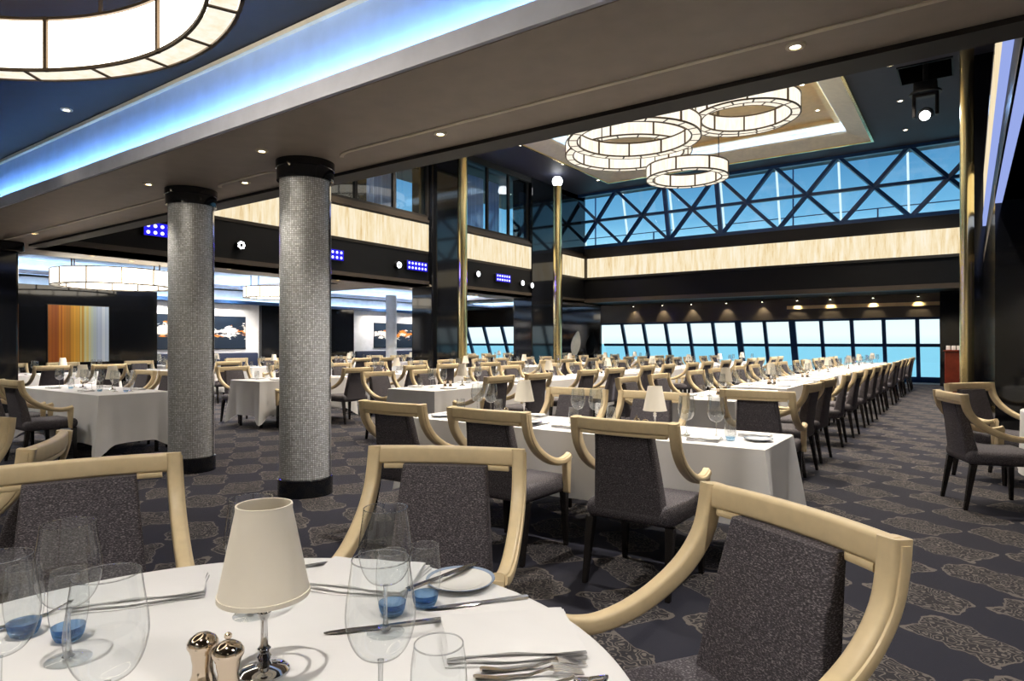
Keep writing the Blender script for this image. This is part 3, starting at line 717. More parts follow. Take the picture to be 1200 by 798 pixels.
lo = bpy.data.objects.new('stage_glow', l); C.objects.link(lo); lo.parent = t; lo.location = (0,-.30,-.05); lo.rotation_euler = (math.radians(70),0,math.radians(180))
for x, y in ((-14.6,6),(-14.6,9),(-14.8,12),(-15,17.5)):
    DL.put((x, y, HU-.002), 0, 'warm downlight in the gallery behind the upper glass', 'downlight', 'gallery downlights')
sl = bpy.data.lights.new('sun', 'SUN'); sl.energy = 3.2; sl.angle = .01; sl.color = (1,.97,.92)
so = bpy.data.objects.new('sun', sl); C.objects.link(so); so.rotation_euler = Vector((-.85,.06,-.5)).to_track_quat('-Z','Y').to_euler()

# ------------------------------------------------------------------ wall things
def art(name, x, y0, y1, z0, z1, mat, label):
    t = empty('painting', (x, (y0+y1)/2, z0)); tag(t, label, 'painting'); w = (y1-y0)/2; h = z1-z0
    MB().box(0, .03, -w, w, 0, h).build('canvas', mat, t)
    MB().box(-.001, .02, -w-.015, w+.015, -.015, h+.015).build('frame', M['rubber'], t)
art('', -16.195, 5.55, 6.75, .93, 2.18, M['stripes'], 'tall artwork of vertical stripes fading from rust and gold to pale blue')
art('', XO+.005, 8.7, 11.7, 1.18, 2.16, M['abstract1'], 'navy abstract painting with white and orange strokes behind the left column')
art('', XO+.005, 17.1, 19.5, 1.18, 2.12, M['abstract2'], 'navy abstract painting behind the slim pale post')
for y0, y1, lb in ((7.9,12.1,'navy padded banquette under the abstract painting behind the left column'),(16.1,20.2,'navy padded banquette under the far abstract painting')):
    t = empty('banquette', (XO, (y0+y1)/2, 0)); tag(t, lb, 'bench'); w = (y1-y0)/2-.02
    MB().rbox(.14,.62,-w,w,.12,.45,.04).build('seat', M['navy'], t, True); MB().rbox(.02,.16,-w,w,.12,1.05,.04).build('backrest', M['navy'], t, True); MB().box(.04,.55,-w,w,0,.12).build('plinth', M['rubber'], t)
# sculpture on a plinth, host stand
t = empty('sculpture', (-13.85, 24.3, .0)); tag(t, 'pale folded abstract sculpture on a dark plinth left of the end windows', 'sculpture')
MB().rbox(-.22,.22,-.2,.2,0,.82,.01).build('plinth', M['black_matte'], t)
vs = []; fs = []; n = 14
for i in range(n+1):
    s_ = i/n; w = .24*math.sin(PI*min(1, s_*.85+.12))+.02
    for x, y in ((-w, .03), (0, -.10*math.sin(PI*s_)-.02), (w*.8, .04), (0, .10*math.sin(PI*s_)+.03)):
        vs.append((x+.16*s_-.05, y, .83+1.03*s_))
for i in range(n):
    for k in range(4): fs.append((4*i+k, 4*i+(k+1)%4, 4*i+4+(k+1)%4, 4*i+4+k))
fs += [(3,2,1,0), (4*n,4*n+1,4*n+2,4*n+3)]
MB().add(vs, fs).build('figure', M['ivory'], t, True)
t = empty('host_stand', (-.32, 21.2, 0)); tag(t, 'dark red mahogany stand beside the brass pole at the far right', 'stand')
MB().rbox(-.2,.2,-.2,.2,0,1.12,.012).build('cabinet', M['mahogany'], t); MB().rbox(-.23,.23,-.23,.23,1.12,1.16,.01).build('top', M['mahogany'], t)
for k in range(3): tag(MB().rbox(-.32-.17+.12*k, -.32-.07+.12*k, 21.05, 21.1, 1.165, 1.28, .01).build('menu_card', M['china']), 'white card standing on the mahogany stand', 'card', 'cards on the mahogany stand')

# ------------------------------------------------------------------ chairs
def rrect(w, h, r, n=3):
    pts = []
    for cx, cy, a0 in ((w/2-r, h/2-r, 0), (-w/2+r, h/2-r, PI/2), (-w/2+r, -h/2+r, PI), (w/2-r, -h/2+r, 1.5*PI)):
        for i in range(n+1):
            a = a0+PI/2*i/n; pts.append((cx+r*math.cos(a), cy+r*math.sin(a)))
    return pts
def catmull(P, n=6):
    out = []
    Q = [P[0]]+P+[P[-1]]
    for i in range(1, len(Q)-2):
        for k in range(n):
            t = k/n; p0, p1, p2, p3 = Q[i-1], Q[i], Q[i+1], Q[i+2]
            out.append(tuple(.5*((2*b)+(-a+c)*t+(2*a-5*b+4*c-d)*t*t+(-a+3*b-3*c+d)*t**3) for a, b, c, d in zip(p0, p1, p2, p3)))
    out.append(P[-1]); return out
def make_chair():
    t = empty('armchair')
    # seat
    m = MB(); n = 7
    bm = bmesh.new()
    vs = []
    m.rbox(-.275, .275, -.265, .265, .365, .475, .045, 3)
    for i, (x, y, z) in enumerate(m.v):
        k = 1-.06*max(0, -y)/.265
        if z > .44: z += .018*(1-(x/.275)**2)*(1-(y/.265)**2)
        m.v[i] = (x*k, y, z)
    m.build('seat', M['tweed'], t, True)
    # upholstered back panel, a raked wedge under the rail
    b = MB()
    st = []
    for i in range(7):
        s_ = i/6; z = .40+(.872-.40)*s_; yb = -.262-.045*s_-.02*s_*s_; th = .105-.045*s_; w = .41-.075*s_
        st.append(((0, yb+th/2, z), (1,0,0), (0,1,0), rrect(w, th, .018)))
    b.sweep([q[:3] for q in st], [q[3] for q in st]).build('backrest', M['tweed'], t, True)
    pm = MB()
    for sx in (-1, 1):
        pts = [(sx*((.41-.075*i/6)/2-.022), -.262-.045*i/6-.02*(i/6)**2-.001, .47+(.866-.47)*i/6) for i in range(7)]
        for p, q in zip(pts, pts[1:]): pm.rod(p, q, .0035, 6)
    pm.build('piping', M['piping'], t)
    # top rail, gently bowed
    st = []
    for i in range(13):
        x = -.297+.594*i/12; y = -.335+.03*(x/.297)**2; z = .905
        w, h = .042, .070
        st.append(((x, y, z), (0,1,0), (0,0,1), rrect(w, h, .012)))
    m = MB().sweep([q[:3] for q in st], [q[3] for q in st])
    m.build('top_rail', M['leather'], t, True)
    m = MB(); 
    st = []
    for i in range(13):
        x = -.25+.50*i/12; st.append(((x, -.335+.03*(x/.297)**2+.003, .862), (0,1,0), (0,0,1), rrect(.032, .022, .006, 2)))
    m.sweep([q[:3] for q in st], [q[3] for q in st]).build('rail_bead', M['leather'], t, True)
    # sweeping side frames that run down into the arms
    for sx in (-1, 1):
        P = catmull([(-.312,.938),(-.303,.87),(-.277,.79),(-.215,.712),(-.125,.650),(-.025,.607),(.075,.588),(.150,.596),(.195,.612)], 4)
        st = []
        for i, (y, z) in enumerate(P):
            a = P[max(0, i-1)]; c = P[min(len(P)-1, i+1)]
            d = Vector((0, c[0]-a[0], c[1]-a[1])).normalized(); nx = Vector((1,0,0)); ny = nx.cross(d)
            s_ = i/(len(P)-1); x = sx*(.288+.006*math.sin(PI*s_))
            st.append(((x, y, z), nx, ny, rrect(.050-.008*s_, .062-.018*s_, .012)))
        f = MB().sweep([q[:3] for q in st], [q[3] for q in st]).build('arm_frame', M['leather'], t, True)
        b = MB(); 
        st2 = [((p[0]+sx*.022, p[1], p[2]), x, y, rrect(.016, .030, .007, 2)) for p, x, y, _ in st[1:-1]]
        b.sweep([q[:3] for q in st2], [q[3] for q in st2]).build('arm_bead', M['leather'], f, True)
        MB().hexa([(sx*.288-.022,.155,.375),(sx*.288+.022,.155,.375),(sx*.288+.022,.185,.36),(sx*.288-.022,.185,.36)],
                  [(sx*.288-.022,.140,.60),(sx*.288+.022,.140,.60),(sx*.288+.022,.202,.612),(sx*.288-.022,.202,.612)]).build('arm_post', M['leather'], t, True, bevel=.006)
    for sx in (-1, 1):
        for y0, y1 in ((.225, .235), (-.225, -.285)):
            m = MB(); a = .024; c = .014; x0 = sx*.235; x1 = sx*.245
            m.hexa([(x1-c,y1-c,0),(x1+c,y1-c,0),(x1+c,y1+c,0),(x1-c,y1+c,0)], [(x0-a,y0-a,.372),(x0+a,y0-a,.372),(x0+a,y0+a,.372),(x0-a,y0+a,.372)])
            m.build('leg', M['leg'], t, bevel=.003, seg=1)
    return t
CH = Proto(make_chair())
def chair(rx, ry, ang, label, group=None):
    """rx, ry: middle of the top rail; ang: direction the chair faces (degrees)"""
    a = math.radians(ang); CH.put((rx+.325*math.cos(a), ry+.325*math.sin(a), 0), a-PI/2, label, 'chair', group)

chair(-2.56, .98, -22, 'cream-framed armchair behind the round table at lower left, left of the table lamp')
chair(-1.69, 1.94, -62.6, 'cream-framed armchair straight behind the round front table, seen face-on from its back')
chair(-.365, 1.751, -122, 'largest cream-framed armchair at lower right beside the round front table')
chair(-3.23, 1.12, -122, 'cream-framed armchair back glimpsed above the left front chair rail')
chair(-4.6, 1.19, -65, 'cream-framed armchair cut off by the left edge of the photo, low down')
chair(-.14, 6.58, 20, 'nearer cream-framed armchair at the round table on the right edge')
chair(0, 8.20, -39, 'farther cream-framed armchair at the round table on the right edge')

# ------------------------------------------------------------------ tables
def cloth_rect(a, b, zt, hem, corner_drop=.10, seed=0, flare=.05, n=26):
    """draped cloth over a 2a x 2b table, origin at the floor in the middle"""
    rnd = random.Random(seed)
    per = []
    r = .03
    def side(p, q, k): 
        return [(p[0]+(q[0]-p[0])*i/k, p[1]+(q[1]-p[1])*i/k) for i in range(k)]
    kx = max(10, int(a*2*n)); ky = max(10, int(b*2*n))
    per = side((-a,-b),(a,-b),kx)+side((a,-b),(a,b),ky)+side((a,b),(-a,b),kx)+side((-a,b),(-a,-b),ky)
    N = len(per); ph = rnd.random()*6; vs = []; fs = []
    rows = 9
    corners = [(-a,-b),(a,-b),(a,b),(-a,b)]
    def outn(x, y):
        ox = 0; oy = 0
        dx = min(a-abs(x), .16)/.16; dy = min(b-abs(y), .16)/.16
        ox = math.copysign(1-dx, x) if abs(x) > 1e-9 else 0; oy = math.copysign(1-dy, y) if abs(y) > 1e-9 else 0
        v = Vector((ox, oy)); return v.normalized() if v.length > 1e-6 else Vector((0, 0))
    arc = 0; prev = None
    for j in range(rows+1):
        s_ = j/rows
        for i, (x, y) in enumerate(per):
            cd = min(math.hypot(x-c[0], y-c[1]) for c in corners)
            ck = math.exp(-(cd/.10)**2)
            u = i*1.0
            per_m = i/N*(4*(a+b))
            wave = math.sin(per_m*9+ph)*.55+math.sin(per_m*17+2*ph)*.3+math.sin(per_m*4.1+ph*3)*.5
            nrm = outn(x, y)
            ht = zt-s_*(zt-hem+corner_drop*ck)
            off = s_*flare*(.30+.38*wave)+s_*flare*1.6*ck+.004
            fold = math.exp(-((cd-.13)/.05)**2)*.035*s_
            off = max(.002, off-fold)
            vs.append((x+nrm[0]*off, y+nrm[1]*off, ht if j else zt))
    for j in range(rows):
        for i in range(N): fs.append((j*N+i, j*N+(i+1)%N, (j+1)*N+(i+1)%N, (j+1)*N+i))
    # rounded shoulder and top
    o = len(vs)
    for x, y in per: vs.append((x*(1-.008/a), y*(1-.008/b), zt+.006))
    for i in range(N): fs.append((o+i, o+(i+1)%N, (i+1)%N, i))
    fs.append(tuple(o+i for i in range(N)))
    return MB().add(vs, fs)
def cloth_round(R, zt, hem, seed=0):
    N = 180; vs = []; fs = []; rows = 10
    for j in range(rows+1):
        s_ = j/rows
        for i in range(N):
            a = 2*PI*i/N; w = math.sin(a*13+seed)+.5*math.sin(a*21+seed*2)
            r = R+.004+s_*(.018+.012*w)
            vs.append((r*math.cos(a), r*math.sin(a), zt-s_*(zt-hem)))
    for j in range(rows):
        for i in range(N): fs.append((j*N+i, j*N+(i+1)%N, (j+1)*N+(i+1)%N, (j+1)*N+i))
    for rr, zz in ((R-.004, zt+.005),(R-.02, zt+.006)):
        o = len(vs)
        for i in range(N):
            a = 2*PI*i/N; vs.append((rr*math.cos(a), rr*math.sin(a), zz))
        pb = o-N if rr < R-.01 else 0
        for i in range(N): fs.append((o+i, o+(i+1)%N, pb+(i+1)%N, pb+i))
    fs.append(tuple(o+i for i in range(N)))
    return MB().add(vs, fs)
TZ = .744
def make_rect_table(a, b):
    t = empty('dining_table')
    MB().box(-a+.006, a-.006, -b+.006, b-.006, .70, TZ-.002).build('tabletop', M['leg'], t)
    for sx in (-1, 1):
        for sy in (-1, 1): MB().rod((sx*(a-.12), sy*(b-.10), 0), (sx*(a-.12), sy*(b-.10), .70), .022, 10, .03).build('leg', M['leg'], t)
    return t
def make_round_table(R):
    t = empty('round_table')
    MB().cyl(0,0,.70,TZ-.002,R-.01,64).build('tabletop', M['leg'], t)
    MB().lathe([(0,0),(.30,0),(.30,.02),(.06,.06),(.05,.70),(0,.70)], 24).build('pedestal', M['leg'], t, True)
    return t
# foreground round table
TR = (-1.05, .52); RR = .775
RT_P = Proto(make_round_table(RR))
RT_P.put((TR[0], TR[1], 0), 0, 'round table under a white cloth in the foreground', 'table')
tag(cloth_round(RR, TZ, .25, 1).build('tablecloth', M['cloth'], None, True, (TR[0], TR[1], 0)), 'white cloth over the round foreground table', 'tablecloth')
RT_P.put((1.16, 7.36, 0), 0, 'round table at the right edge of the photo, hidden by its cloth', 'table')
tag(cloth_round(RR, TZ, .2, 2).build('tablecloth', M['cloth'], None, True, (1.16, 7.36, 0)), 'white cloth on the round table at the right edge', 'tablecloth')
# table of the second row and the left one
protoB = {}
def rect_table(x0, x1, y0, y1, hem, seed, tl, cl, key=None, cg=None, tg=None):
    a, b = (x1-x0)/2, (y1-y0)/2; cx, cy = (x0+x1)/2, (y0+y1)/2
    k = (round(a, 3), round(b, 3))
    if k not in protoB:
        protoB[k] = [Proto(make_rect_table(a, b)), []]
    protoB[k][0].put((cx, cy, 0), 0, tl, 'table', tg)
    if len(protoB[k][1]) < 3:
        o = cloth_rect(a, b, TZ, hem, min(.14, hem-.02), seed, .058 if a > 1 else .05).build('tablecloth', M['cloth'], None, True, (cx, cy, 0)); protoB[k][1].append(o)
    else:
        o = protoB[k][1][seed % 3].copy(); C.objects.link(o); o.location = (cx, cy, 0)
        o.rotation_euler = (0, 0, PI*(seed % 2))
        if 'group' in o: del o['group']
    tag(o, cl, 'tablecloth', cg)
rect_table(-3.74, -.94, 3.80, 4.52, .30, 3, 'long table under a white cloth just behind the front chairs', 'long white cloth behind the front chairs, hanging in folds at its right corner')
rect_table(-10.6, -8.15, 3.3, 4.1, .17, 5, 'table under a white cloth left of the left mosaic column', 'white cloth with a trailing corner left of the left mosaic column')
for x, w in ((-3.28,'left'),(-2.44,'middle'),(-1.52,'right')):
    chair(x, 3.165, 90, 'cream-framed armchair, %s of the three backs along the long table in the middle' % w)
for x, w in ((-2.92,'left'),(-2.18,'right')):
    chair(x, 5.16, -90, 'cream-framed armchair on the far side of the long middle table, %s one' % w)
for x, w in ((-8.75,'nearest the camera'),(-9.55,'second along')):
    chair(x, 2.63, 90, 'cream-framed armchair on the near side of the left white table, %s' % w)
for x, w in ((-8.7,'nearest the left mosaic column'),(-9.45,'in the middle'),(-10.2,'farthest left')):
    chair(x, 4.78, -90, 'cream-framed armchair on the far side of the left white table, %s' % w)

ORD = ['front','second','third','fourth','fifth','sixth','seventh','eighth']
rows = [   # name, x0, x1, first y, tables
    ('right-hand row', -2.70, -1.97, 6.75, 7, 2.32),
    ('middle row', -6.27, -5.45, 6.02, 7, 2.32),
    ('left atrium row', -9.85, -9.05, 5.95, 7, 2.32),
    ('side room row', -15.1, -14.3, 4.3, 8, 2.45),
]
TABLES = []
for name, x0, x1, ya, n, pitch in rows:
    for k in range(n):
        y0 = ya+pitch*k; y1 = y0+1.88
        if y1 > 23.6: continue
        nm = '%s table of the %s' % (ORD[k], name)
        rect_table(x0, x1, y0, y1, .20, len(TABLES)+10, 'white-clothed table, the %s' % nm, 'white cloth on the %s' % nm, None)
        TABLES.append((x0, x1, y0, y1, nm, name, k))
        for sd, xr, ang in (('left', x0-.66, 0), ('right', x1+.66, 180)):
            for q, yy in enumerate((y0+.46, y1-.46)):
                jx = random.uniform(-.03, .0); jy = random.uniform(-.03, .03)
                side = {'right-hand row': {'left':'inner side','right':'aisle side'}}.get(name, {'left':'left side','right':'right side'})[sd]
                chair(xr+(jx if sd == 'left' else -jx), yy+jy, ang+random.uniform(-3, 3), 'cream-framed armchair, %s, %s, %s one' % (nm, side, ('nearer','farther')[q]))
chair(-1.50, 5.78, 90, 'cream-framed armchair standing at the near end of the right-hand row')
# small tables in front of the banquettes
for i, (y, w) in enumerate(((8.55,'first'),(10.1,'second'),(15.1,'third'),(16.9,'fourth'),(18.7,'fifth'))):
    nm = '%s table along the navy banquettes' % w
    rect_table(-17.85, -17.15, y-.36, y+.36, .25, 40+i, 'small white-clothed table, the %s' % nm, 'white cloth on the small %s' % nm)
    TABLES.append((-17.85, -17.15, y-.36, y+.36, nm, 'banquette', i))
    chair(-16.40, y, 180, 'cream-framed armchair facing the %s' % nm)
# dark service table at far left
t = empty('service_table', (-14.7, 2.6, 0))

# ------------------------------------------------------------------ tableware
def make_wine(seg=32, solid=True, s=1.0):
    t = empty('wine_glass')
    prof = [(.004,.100),(.016,.1015),(.034,.110),(.047,.130),(.0545,.158),(.0550,.180),(.0515,.210),(.0475,.238),(.0450,.258)]
    P2 = catmull([(r, z) for r, z in prof], 3 if seg > 20 else 1)
    MB().lathe([(.0002,.0995)]+P2, seg).build('bowl', M['glass'] if solid else M['cutglass'], t, True)
    if solid:
        st = MB().lathe([(.0002,.0994),(.0052,.0985),(.0042,.088),(.0036,.06),(.0042,.03),(.007,.012),(.011,.007),(.0002,.0065)], seg).build('stem', M['solidglass'], t, True)
        MB().lathe([(.011,.0065),(.020,.005),(.037,.0025),(.0385,.0015),(.0385,.0002),(.0002,.0002)], seg).build('foot', M['glass'], t, True)
        MB().arc(0,0,.0440,.0455,.2573,.2588,0,2*PI,seg).build('rim', M['solidglass'], t, True)
    else:
        MB().lathe([(.0,.103),(.006,.101),(.0045,.09),(.0038,.06),(.0042,.03),(.008,.012),(.022,.005),(.038,.0025),(.0385,.0008),(.0385,0),(0,0)], seg).build('stem', M['cutglass'], t, True)
    return t
def make_tumbler(seg=32):
    t = empty('water_tumbler')
    if seg > 20:
        P2 = catmull([(.0305,.030),(.034,.050),(.0355,.075),(.0345,.11),(.031,.140)], 4)
        MB().lathe(P2, seg).build('body', M['glass'], t, True)
        MB().arc(0,0,.0298,.0312,.1393,.1408,0,2*PI,seg).build('rim', M['solidglass'], t, True)
        MB().lathe([(.0002,.0002),(.016,.0004),(.023,.004),(.0275,.014),(.0305,.0298),(.0288,.0298),(.022,.018),(.012,.013),(.0002,.012)], seg).build('tinted_base', M['solidblue'], t, True)
    else:
        MB().lathe([(.0302,.027),(.034,.045),(.0355,.075),(.0345,.11),(.031,.140)], seg).build('body', M['cutglass'], t, True)
        MB().lathe([(0,0),(.018,0),(.026,.006),(.0302,.026),(.029,.026),(.022,.016),(.010,.012),(0,.011)], seg).build('tinted_base', M['blueglass'], t, True)
    return t
def make_lamp(seg=40):
    t = empty('table_lamp')
    MB().lathe([(0,0),(.043,0),(.044,.004),(.036,.010),(.014,.014),(.010,.022),(.013,.030),(.009,.036),(.012,.044),(.007,.050),(.006,.095),(.010,.102),(.013,.110),(.009,.116),(.012,.122),(.007,.128),(.004,.15),(0,.15)], seg).build('base', M['chrome'], t, True)
    m = MB().lathe([(.081,.140),(.0805,.1485),(.079,.1485),(.0495,.2960),(.0495,.306),(.0465,.306),(.0465,.3045),(.0475,.296),(.0770,.1485),(.0785,.140)], seg, close=True)
    m.build('lamp_shade', M['shade'], t, True)
    MB().lathe([(.052,.1405),(.054,.148),(.050,.148),(.048,.1405)], seg, close=True).lathe([(0,.148),(.012,.148),(.012,.17),(0,.17)], 12).build('shade_holder', M['chrome'], t, True)
    for k in range(3):
        a = 2*PI*k/3+.3; MB().rod((.01*math.cos(a),.01*math.sin(a),.152), (.077*math.cos(a),.077*math.sin(a),.148), .0012, 5).build('spoke', M['chrome'], t)
    return t
def make_shaker(pepper, seg=28):
    t = empty('pepper_mill' if pepper else 'salt_mill')
    MB().lathe([(0,0),(.022,0),(.024,.006),(.023,.014),(.0175,.028),(.0165,.045),(.019,.058),(.0195,.066),(0,.066)], seg).build('body', M['rosegold'], t, True)
    MB().lathe([(0,.066),(.021,.066),(.022,.070),(.0255,.076),(.0255,.082),(.021,.090),(.012,.096),(0,.098)], seg).build('cap', M['rosegold'], t, True)
    if pepper: MB().lathe([(0,.096),(.003,.097),(.003,.101),(.006,.104),(.006,.109),(.003,.112),(0,.1125)], 16).build('knob', M['rosegold'], t, True)
    return t
def make_plate():
    t = empty('bread_plate')
    MB().lathe([(0,.003),(.050,.003),(.056,.006),(.078,.012),(.078,.014),(.056,.0095),(.050,.0065),(0,.0065)], 48).build('well', M['china'], t, True)
    MB().lathe([(.0785,.0122),(.086,.0155),(.0855,.0175),(.0785,.0145)], 48, close=True).build('rim', M['chinablue'], t, True)
    MB().lathe([(0,0),(.045,0),(.045,.004),(0,.004)], 32).build('foot', M['china'], t)
    return t
def blade(pts, thick, z=0):
    return pts
def flat_outline(prof, thick, zf):
    """prof: (x, halfwidth) stations along x; zf(x) height"""
    vs = []; fs = []
    for x, w in prof:
        z = zf(x); vs += [(x,-w,z),(x,w,z),(x,w*.8,z+thick),(x,-w*.8,z+thick)]
    n = len(prof)
    for i in range(n-1):
        for k in range(4): fs.append((4*i+k, 4*i+(k+1)%4, 4*i+4+(k+1)%4, 4*i+4+k))
    fs += [(3,2,1,0), (4*n-4,4*n-3,4*n-2,4*n-1)]
    return MB().add(vs, fs)
def make_knife(L=.24):
    t = empty('table_knife'); h = L*.45
    flat_outline([(-h-.005,.006),(-h,.009),(-.02,.006),(0,.005)], .005, lambda x: .001).build('handle', M['steel'], t, True)
    flat_outline([(0,.005),(.01,.009),(L*.35,.010),(L*.5,.006),(L*.55,.001)], .0018, lambda x: .003).build('blade', M['steel'], t, True)
    return t
def make_fork(L=.20):
    t = empty('table_fork'); h = L/2
    zf = lambda x: .001+.012*math.exp(-((x-h*.45)/.035)**2)+.006*math.exp(-((x+h)/.03)**2)
    flat_outline([(-h,.004),(-h+.004,.008),(-h*.6,.007),(0,.0035),(h*.35,.003),(h*.45,.010)], .003, zf).build('handle', M['steel'], t, True)
    for k in range(4):
        y = (k-1.5)*.006
        m = flat_outline([(h*.43,.0022),(h*.6,.0019),(h*.85,.0017),(h,.0008)], .002, zf); m.v = [(a, b+y, c) for a, b, c in m.v]
        m.build('tine', M['steel'], t, True)
    return t
def make_spoon(L=.20):
    t = empty('table_spoon'); h = L/2
    zf = lambda x: .001+.014*math.exp(-((x-h*.35)/.03)**2)
    flat_outline([(-h,.004),(-h+.004,.008),(-h*.6,.007),(0,.0035),(h*.4,.004)], .003, zf).build('handle', M['steel'], t, True)
    flat_outline([(h*.38,.004),(h*.48,.016),(h*.68,.022),(h*.88,.017),(h,.003)], .003, lambda x: .002+.012*abs((x/h-.68)/.32)**2*.8).build('bowl', M['steel'], t, True)
    return t
def make_napkin(w=.24, d=.15, layers=3, seed=0):
    t = empty('folded_napkin'); rnd = random.Random(seed)
    for l in range(layers):
        nx, ny = 20, 12; vs = []; fs = []; z0 = .0005+l*.008; sh = l*.0015; ph = rnd.random()*6
        for top in (0, 1):
            for j in range(ny+1):
                for i in range(nx+1):
                    x = (i/nx-.5)*(w-sh*2); y = (j/ny-.5)*(d-sh*2)
                    e = min(i, nx-i)/2; f = min(j, ny-j)/2; ed = min(1, e)*min(1, f)
                    z = z0+(.0075*(.35+.65*ed)+.0026*math.sin(x*22+ph)*math.sin(y*30+ph)+.0012*math.sin(x*61+y*47+ph*2) if top else 0.0)
                    vs.append((x+.004*math.sin(y*30+ph), y+.004*math.sin(x*24+ph), z))
        K = (nx+1)*(ny+1)
        for top in (0, 1):
            for j in range(ny):
                for i in range(nx):
                    a = top*K+j*(nx+1)+i; fs.append((a,a+1,a+nx+2,a+nx+1))
        for i in range(nx): fs += [(i,i+1,K+i+1,K+i), (ny*(nx+1)+i, ny*(nx+1)+i+1, K+ny*(nx+1)+i+1, K+ny*(nx+1)+i)]
        for j in range(ny): a = j*(nx+1); b = a+nx+1; fs += [(a,b,K+b,K+a),(a+nx,b+nx,K+b+nx,K+a+nx)]
        MB().add(vs, fs).build('fold', M['cloth'], t, True)
    return t
TT = TZ+.0065
wine = Proto(make_wine(40)); tumb = Proto(make_tumbler(40)); lamp = Proto(make_lamp()); salt = Proto(make_shaker(False)); pepper = Proto(make_shaker(True))
plate = Proto(make_plate()); knife = Proto(make_knife()); fork = Proto(make_fork()); spoon = Proto(make_spoon()); napk = Proto(make_napkin())
def on(P, lat, d, rz, label, cat, group=None, dz=0):
    x, y = W(lat, d); return P.put((x, y, TT+dz), rz, label, cat, group)
def camrot(deg): return TH+math.radians(deg)     # 0 = handle-to-tip points to the right
on(lamp, -.452, 1.175, 0, 'table lamp with a cream shade and chrome foot on the round foreground table', 'lamp')
on(salt, -.535, 1.115, 0, 'round-capped silver mill left of the pepper mill on the foreground table', 'mill')
on(pepper, -.478, 1.085, 0, 'silver mill with a knobbed cap beside the foot of the foreground lamp', 'mill')
on(wine, -.84, 1.22, 0, 'wine glass standing at the far left of the foreground table, bowl before the left chair', 'glass')
on(wine, -.82, 1.03, 0, 'wine glass cut by the left edge of the photo', 'glass')
on(wine, -.60, .955, 0, 'wide empty wine glass nearest the camera at lower left', 'glass')
on(wine, -.575, 1.42, 0, 'wine glass mostly hidden behind the foreground lamp shade', 'glass')
on(wine, -.262, 1.335, 0, 'wine glass right of the lamp, the farther of the two', 'glass')
on(wine, -.208, 1.02, 0, 'big wine glass right of the lamp, nearer the camera', 'glass')
on(tumb, -.264, 1.42, 0, 'blue-bottomed tumbler behind the wine glasses, left one of the pair', 'glass')
on(tumb, -.198, 1.468, 0, 'blue-bottomed tumbler behind the wine glasses, right one of the pair', 'glass')
on(tumb, -1.0, 1.32, 0, 'blue-bottomed tumbler at the far left of the foreground table', 'glass')
on(tumb, -.895, 1.30, 0, 'blue-bottomed tumbler behind the left wine glass stem', 'glass')
o = on(tumb, -.112, .985, 0, 'clear tumbler at the bottom edge, right of the big wine glass', 'glass'); o.scale = (1.22, 1.22, 1.0)
on(plate, -.128, 1.60, 0, 'small plate with a blue rim at the back of the foreground table', 'plate')
on(knife, -.175, 1.60, camrot(50), 'butter knife lying across the small blue-rimmed plate', 'knife', None, .017)
on(knife, -.07, 1.482, camrot(198), 'long table knife between the small plate and the folded napkin', 'knife')
on(knife, -.26, 1.36, camrot(196), 'second knife beside the blue-bottomed tumblers', 'knife')
on(napk, -.005, 1.30, camrot(8), 'folded white napkin right of the wine glasses on the foreground table', 'napkin').scale = (1.12, 1.35, 1)
on(napk, -.88, 1.53, camrot(22), 'folded white napkin left of the lamp at the back of the foreground table', 'napkin').scale = (1.15,1,1)
on(napk, -.37, 1.63, camrot(-12), 'folded white napkin right of the lamp at the back of the foreground table', 'napkin')
on(fork, .04, 1.185, camrot(9), 'fork at the bottom edge in front of the folded napkin, uppermost', 'fork')
on(fork, .03, 1.155, camrot(8), 'fork at the bottom edge, middle of the three utensils', 'fork')
on(spoon, .07, 1.122, camrot(7), 'spoon at the bottom edge, lowest of the three utensils', 'spoon')
on(spoon, -.70, 1.62, camrot(100), 'spoon left of the foreground lamp by the napkin', 'spoon')
on(knife, -.60, 1.70, camrot(205), 'butter knife right of the foreground lamp shade', 'knife')
on(fork, -1.02, 1.42, camrot(60), 'fork beyond the leftmost wine glasses', 'fork')

# the long middle table
wineM = Proto(make_wine(20, False)); tumbM = Proto(make_tumbler(20)); lampM = Proto(make_lamp(24))
def put(P, x, y, label, cat, group=None, rz=0, s=None):
    o = P.put((x, y, TT), rz, label, cat, group)
    if s: o.scale = s
    return o
LM = 'on the long middle table'
put(lampM, -2.87, 4.22, 'cream-shaded table lamp %s, left one' % LM, 'lamp'); put(lampM, -1.74, 4.14, 'cream-shaded table lamp %s, right one' % LM, 'lamp')
for x, y, w in ((-3.39,4.28,'leftmost'),(-3.26,4.30,'second from the left'),(-2.40,4.25,'left of the middle pair'),(-2.26,4.27,'right of the middle pair'),(-1.49,4.06,'just right of the right lamp'),(-1.30,4.07,'beside the rightmost blue tumbler')):
    put(wineM, x, y, 'wine glass %s, %s' % (LM, w), 'glass')
for x, y, w in ((-3.42,4.1,'at the left end'),(-3.14,4.24,'beside the left wine glasses'),(-2.32,4.04,'left of the middle wine glasses'),(-2.1,4.2,'right of the middle wine glasses'),(-1.19,4.0,'at the right end')):
    put(tumbM, x, y, 'blue-bottomed tumbler %s, %s' % (LM, w), 'glass')
put(pepper, -1.82, 4.02, 'knobbed mill by the right lamp %s' % LM, 'mill'); put(salt, -2.95, 4.08, 'round-capped mill by the left lamp %s' % LM, 'mill')
put(salt, -1.74, 3.98, 'round-capped mill by the right lamp %s' % LM, 'mill')
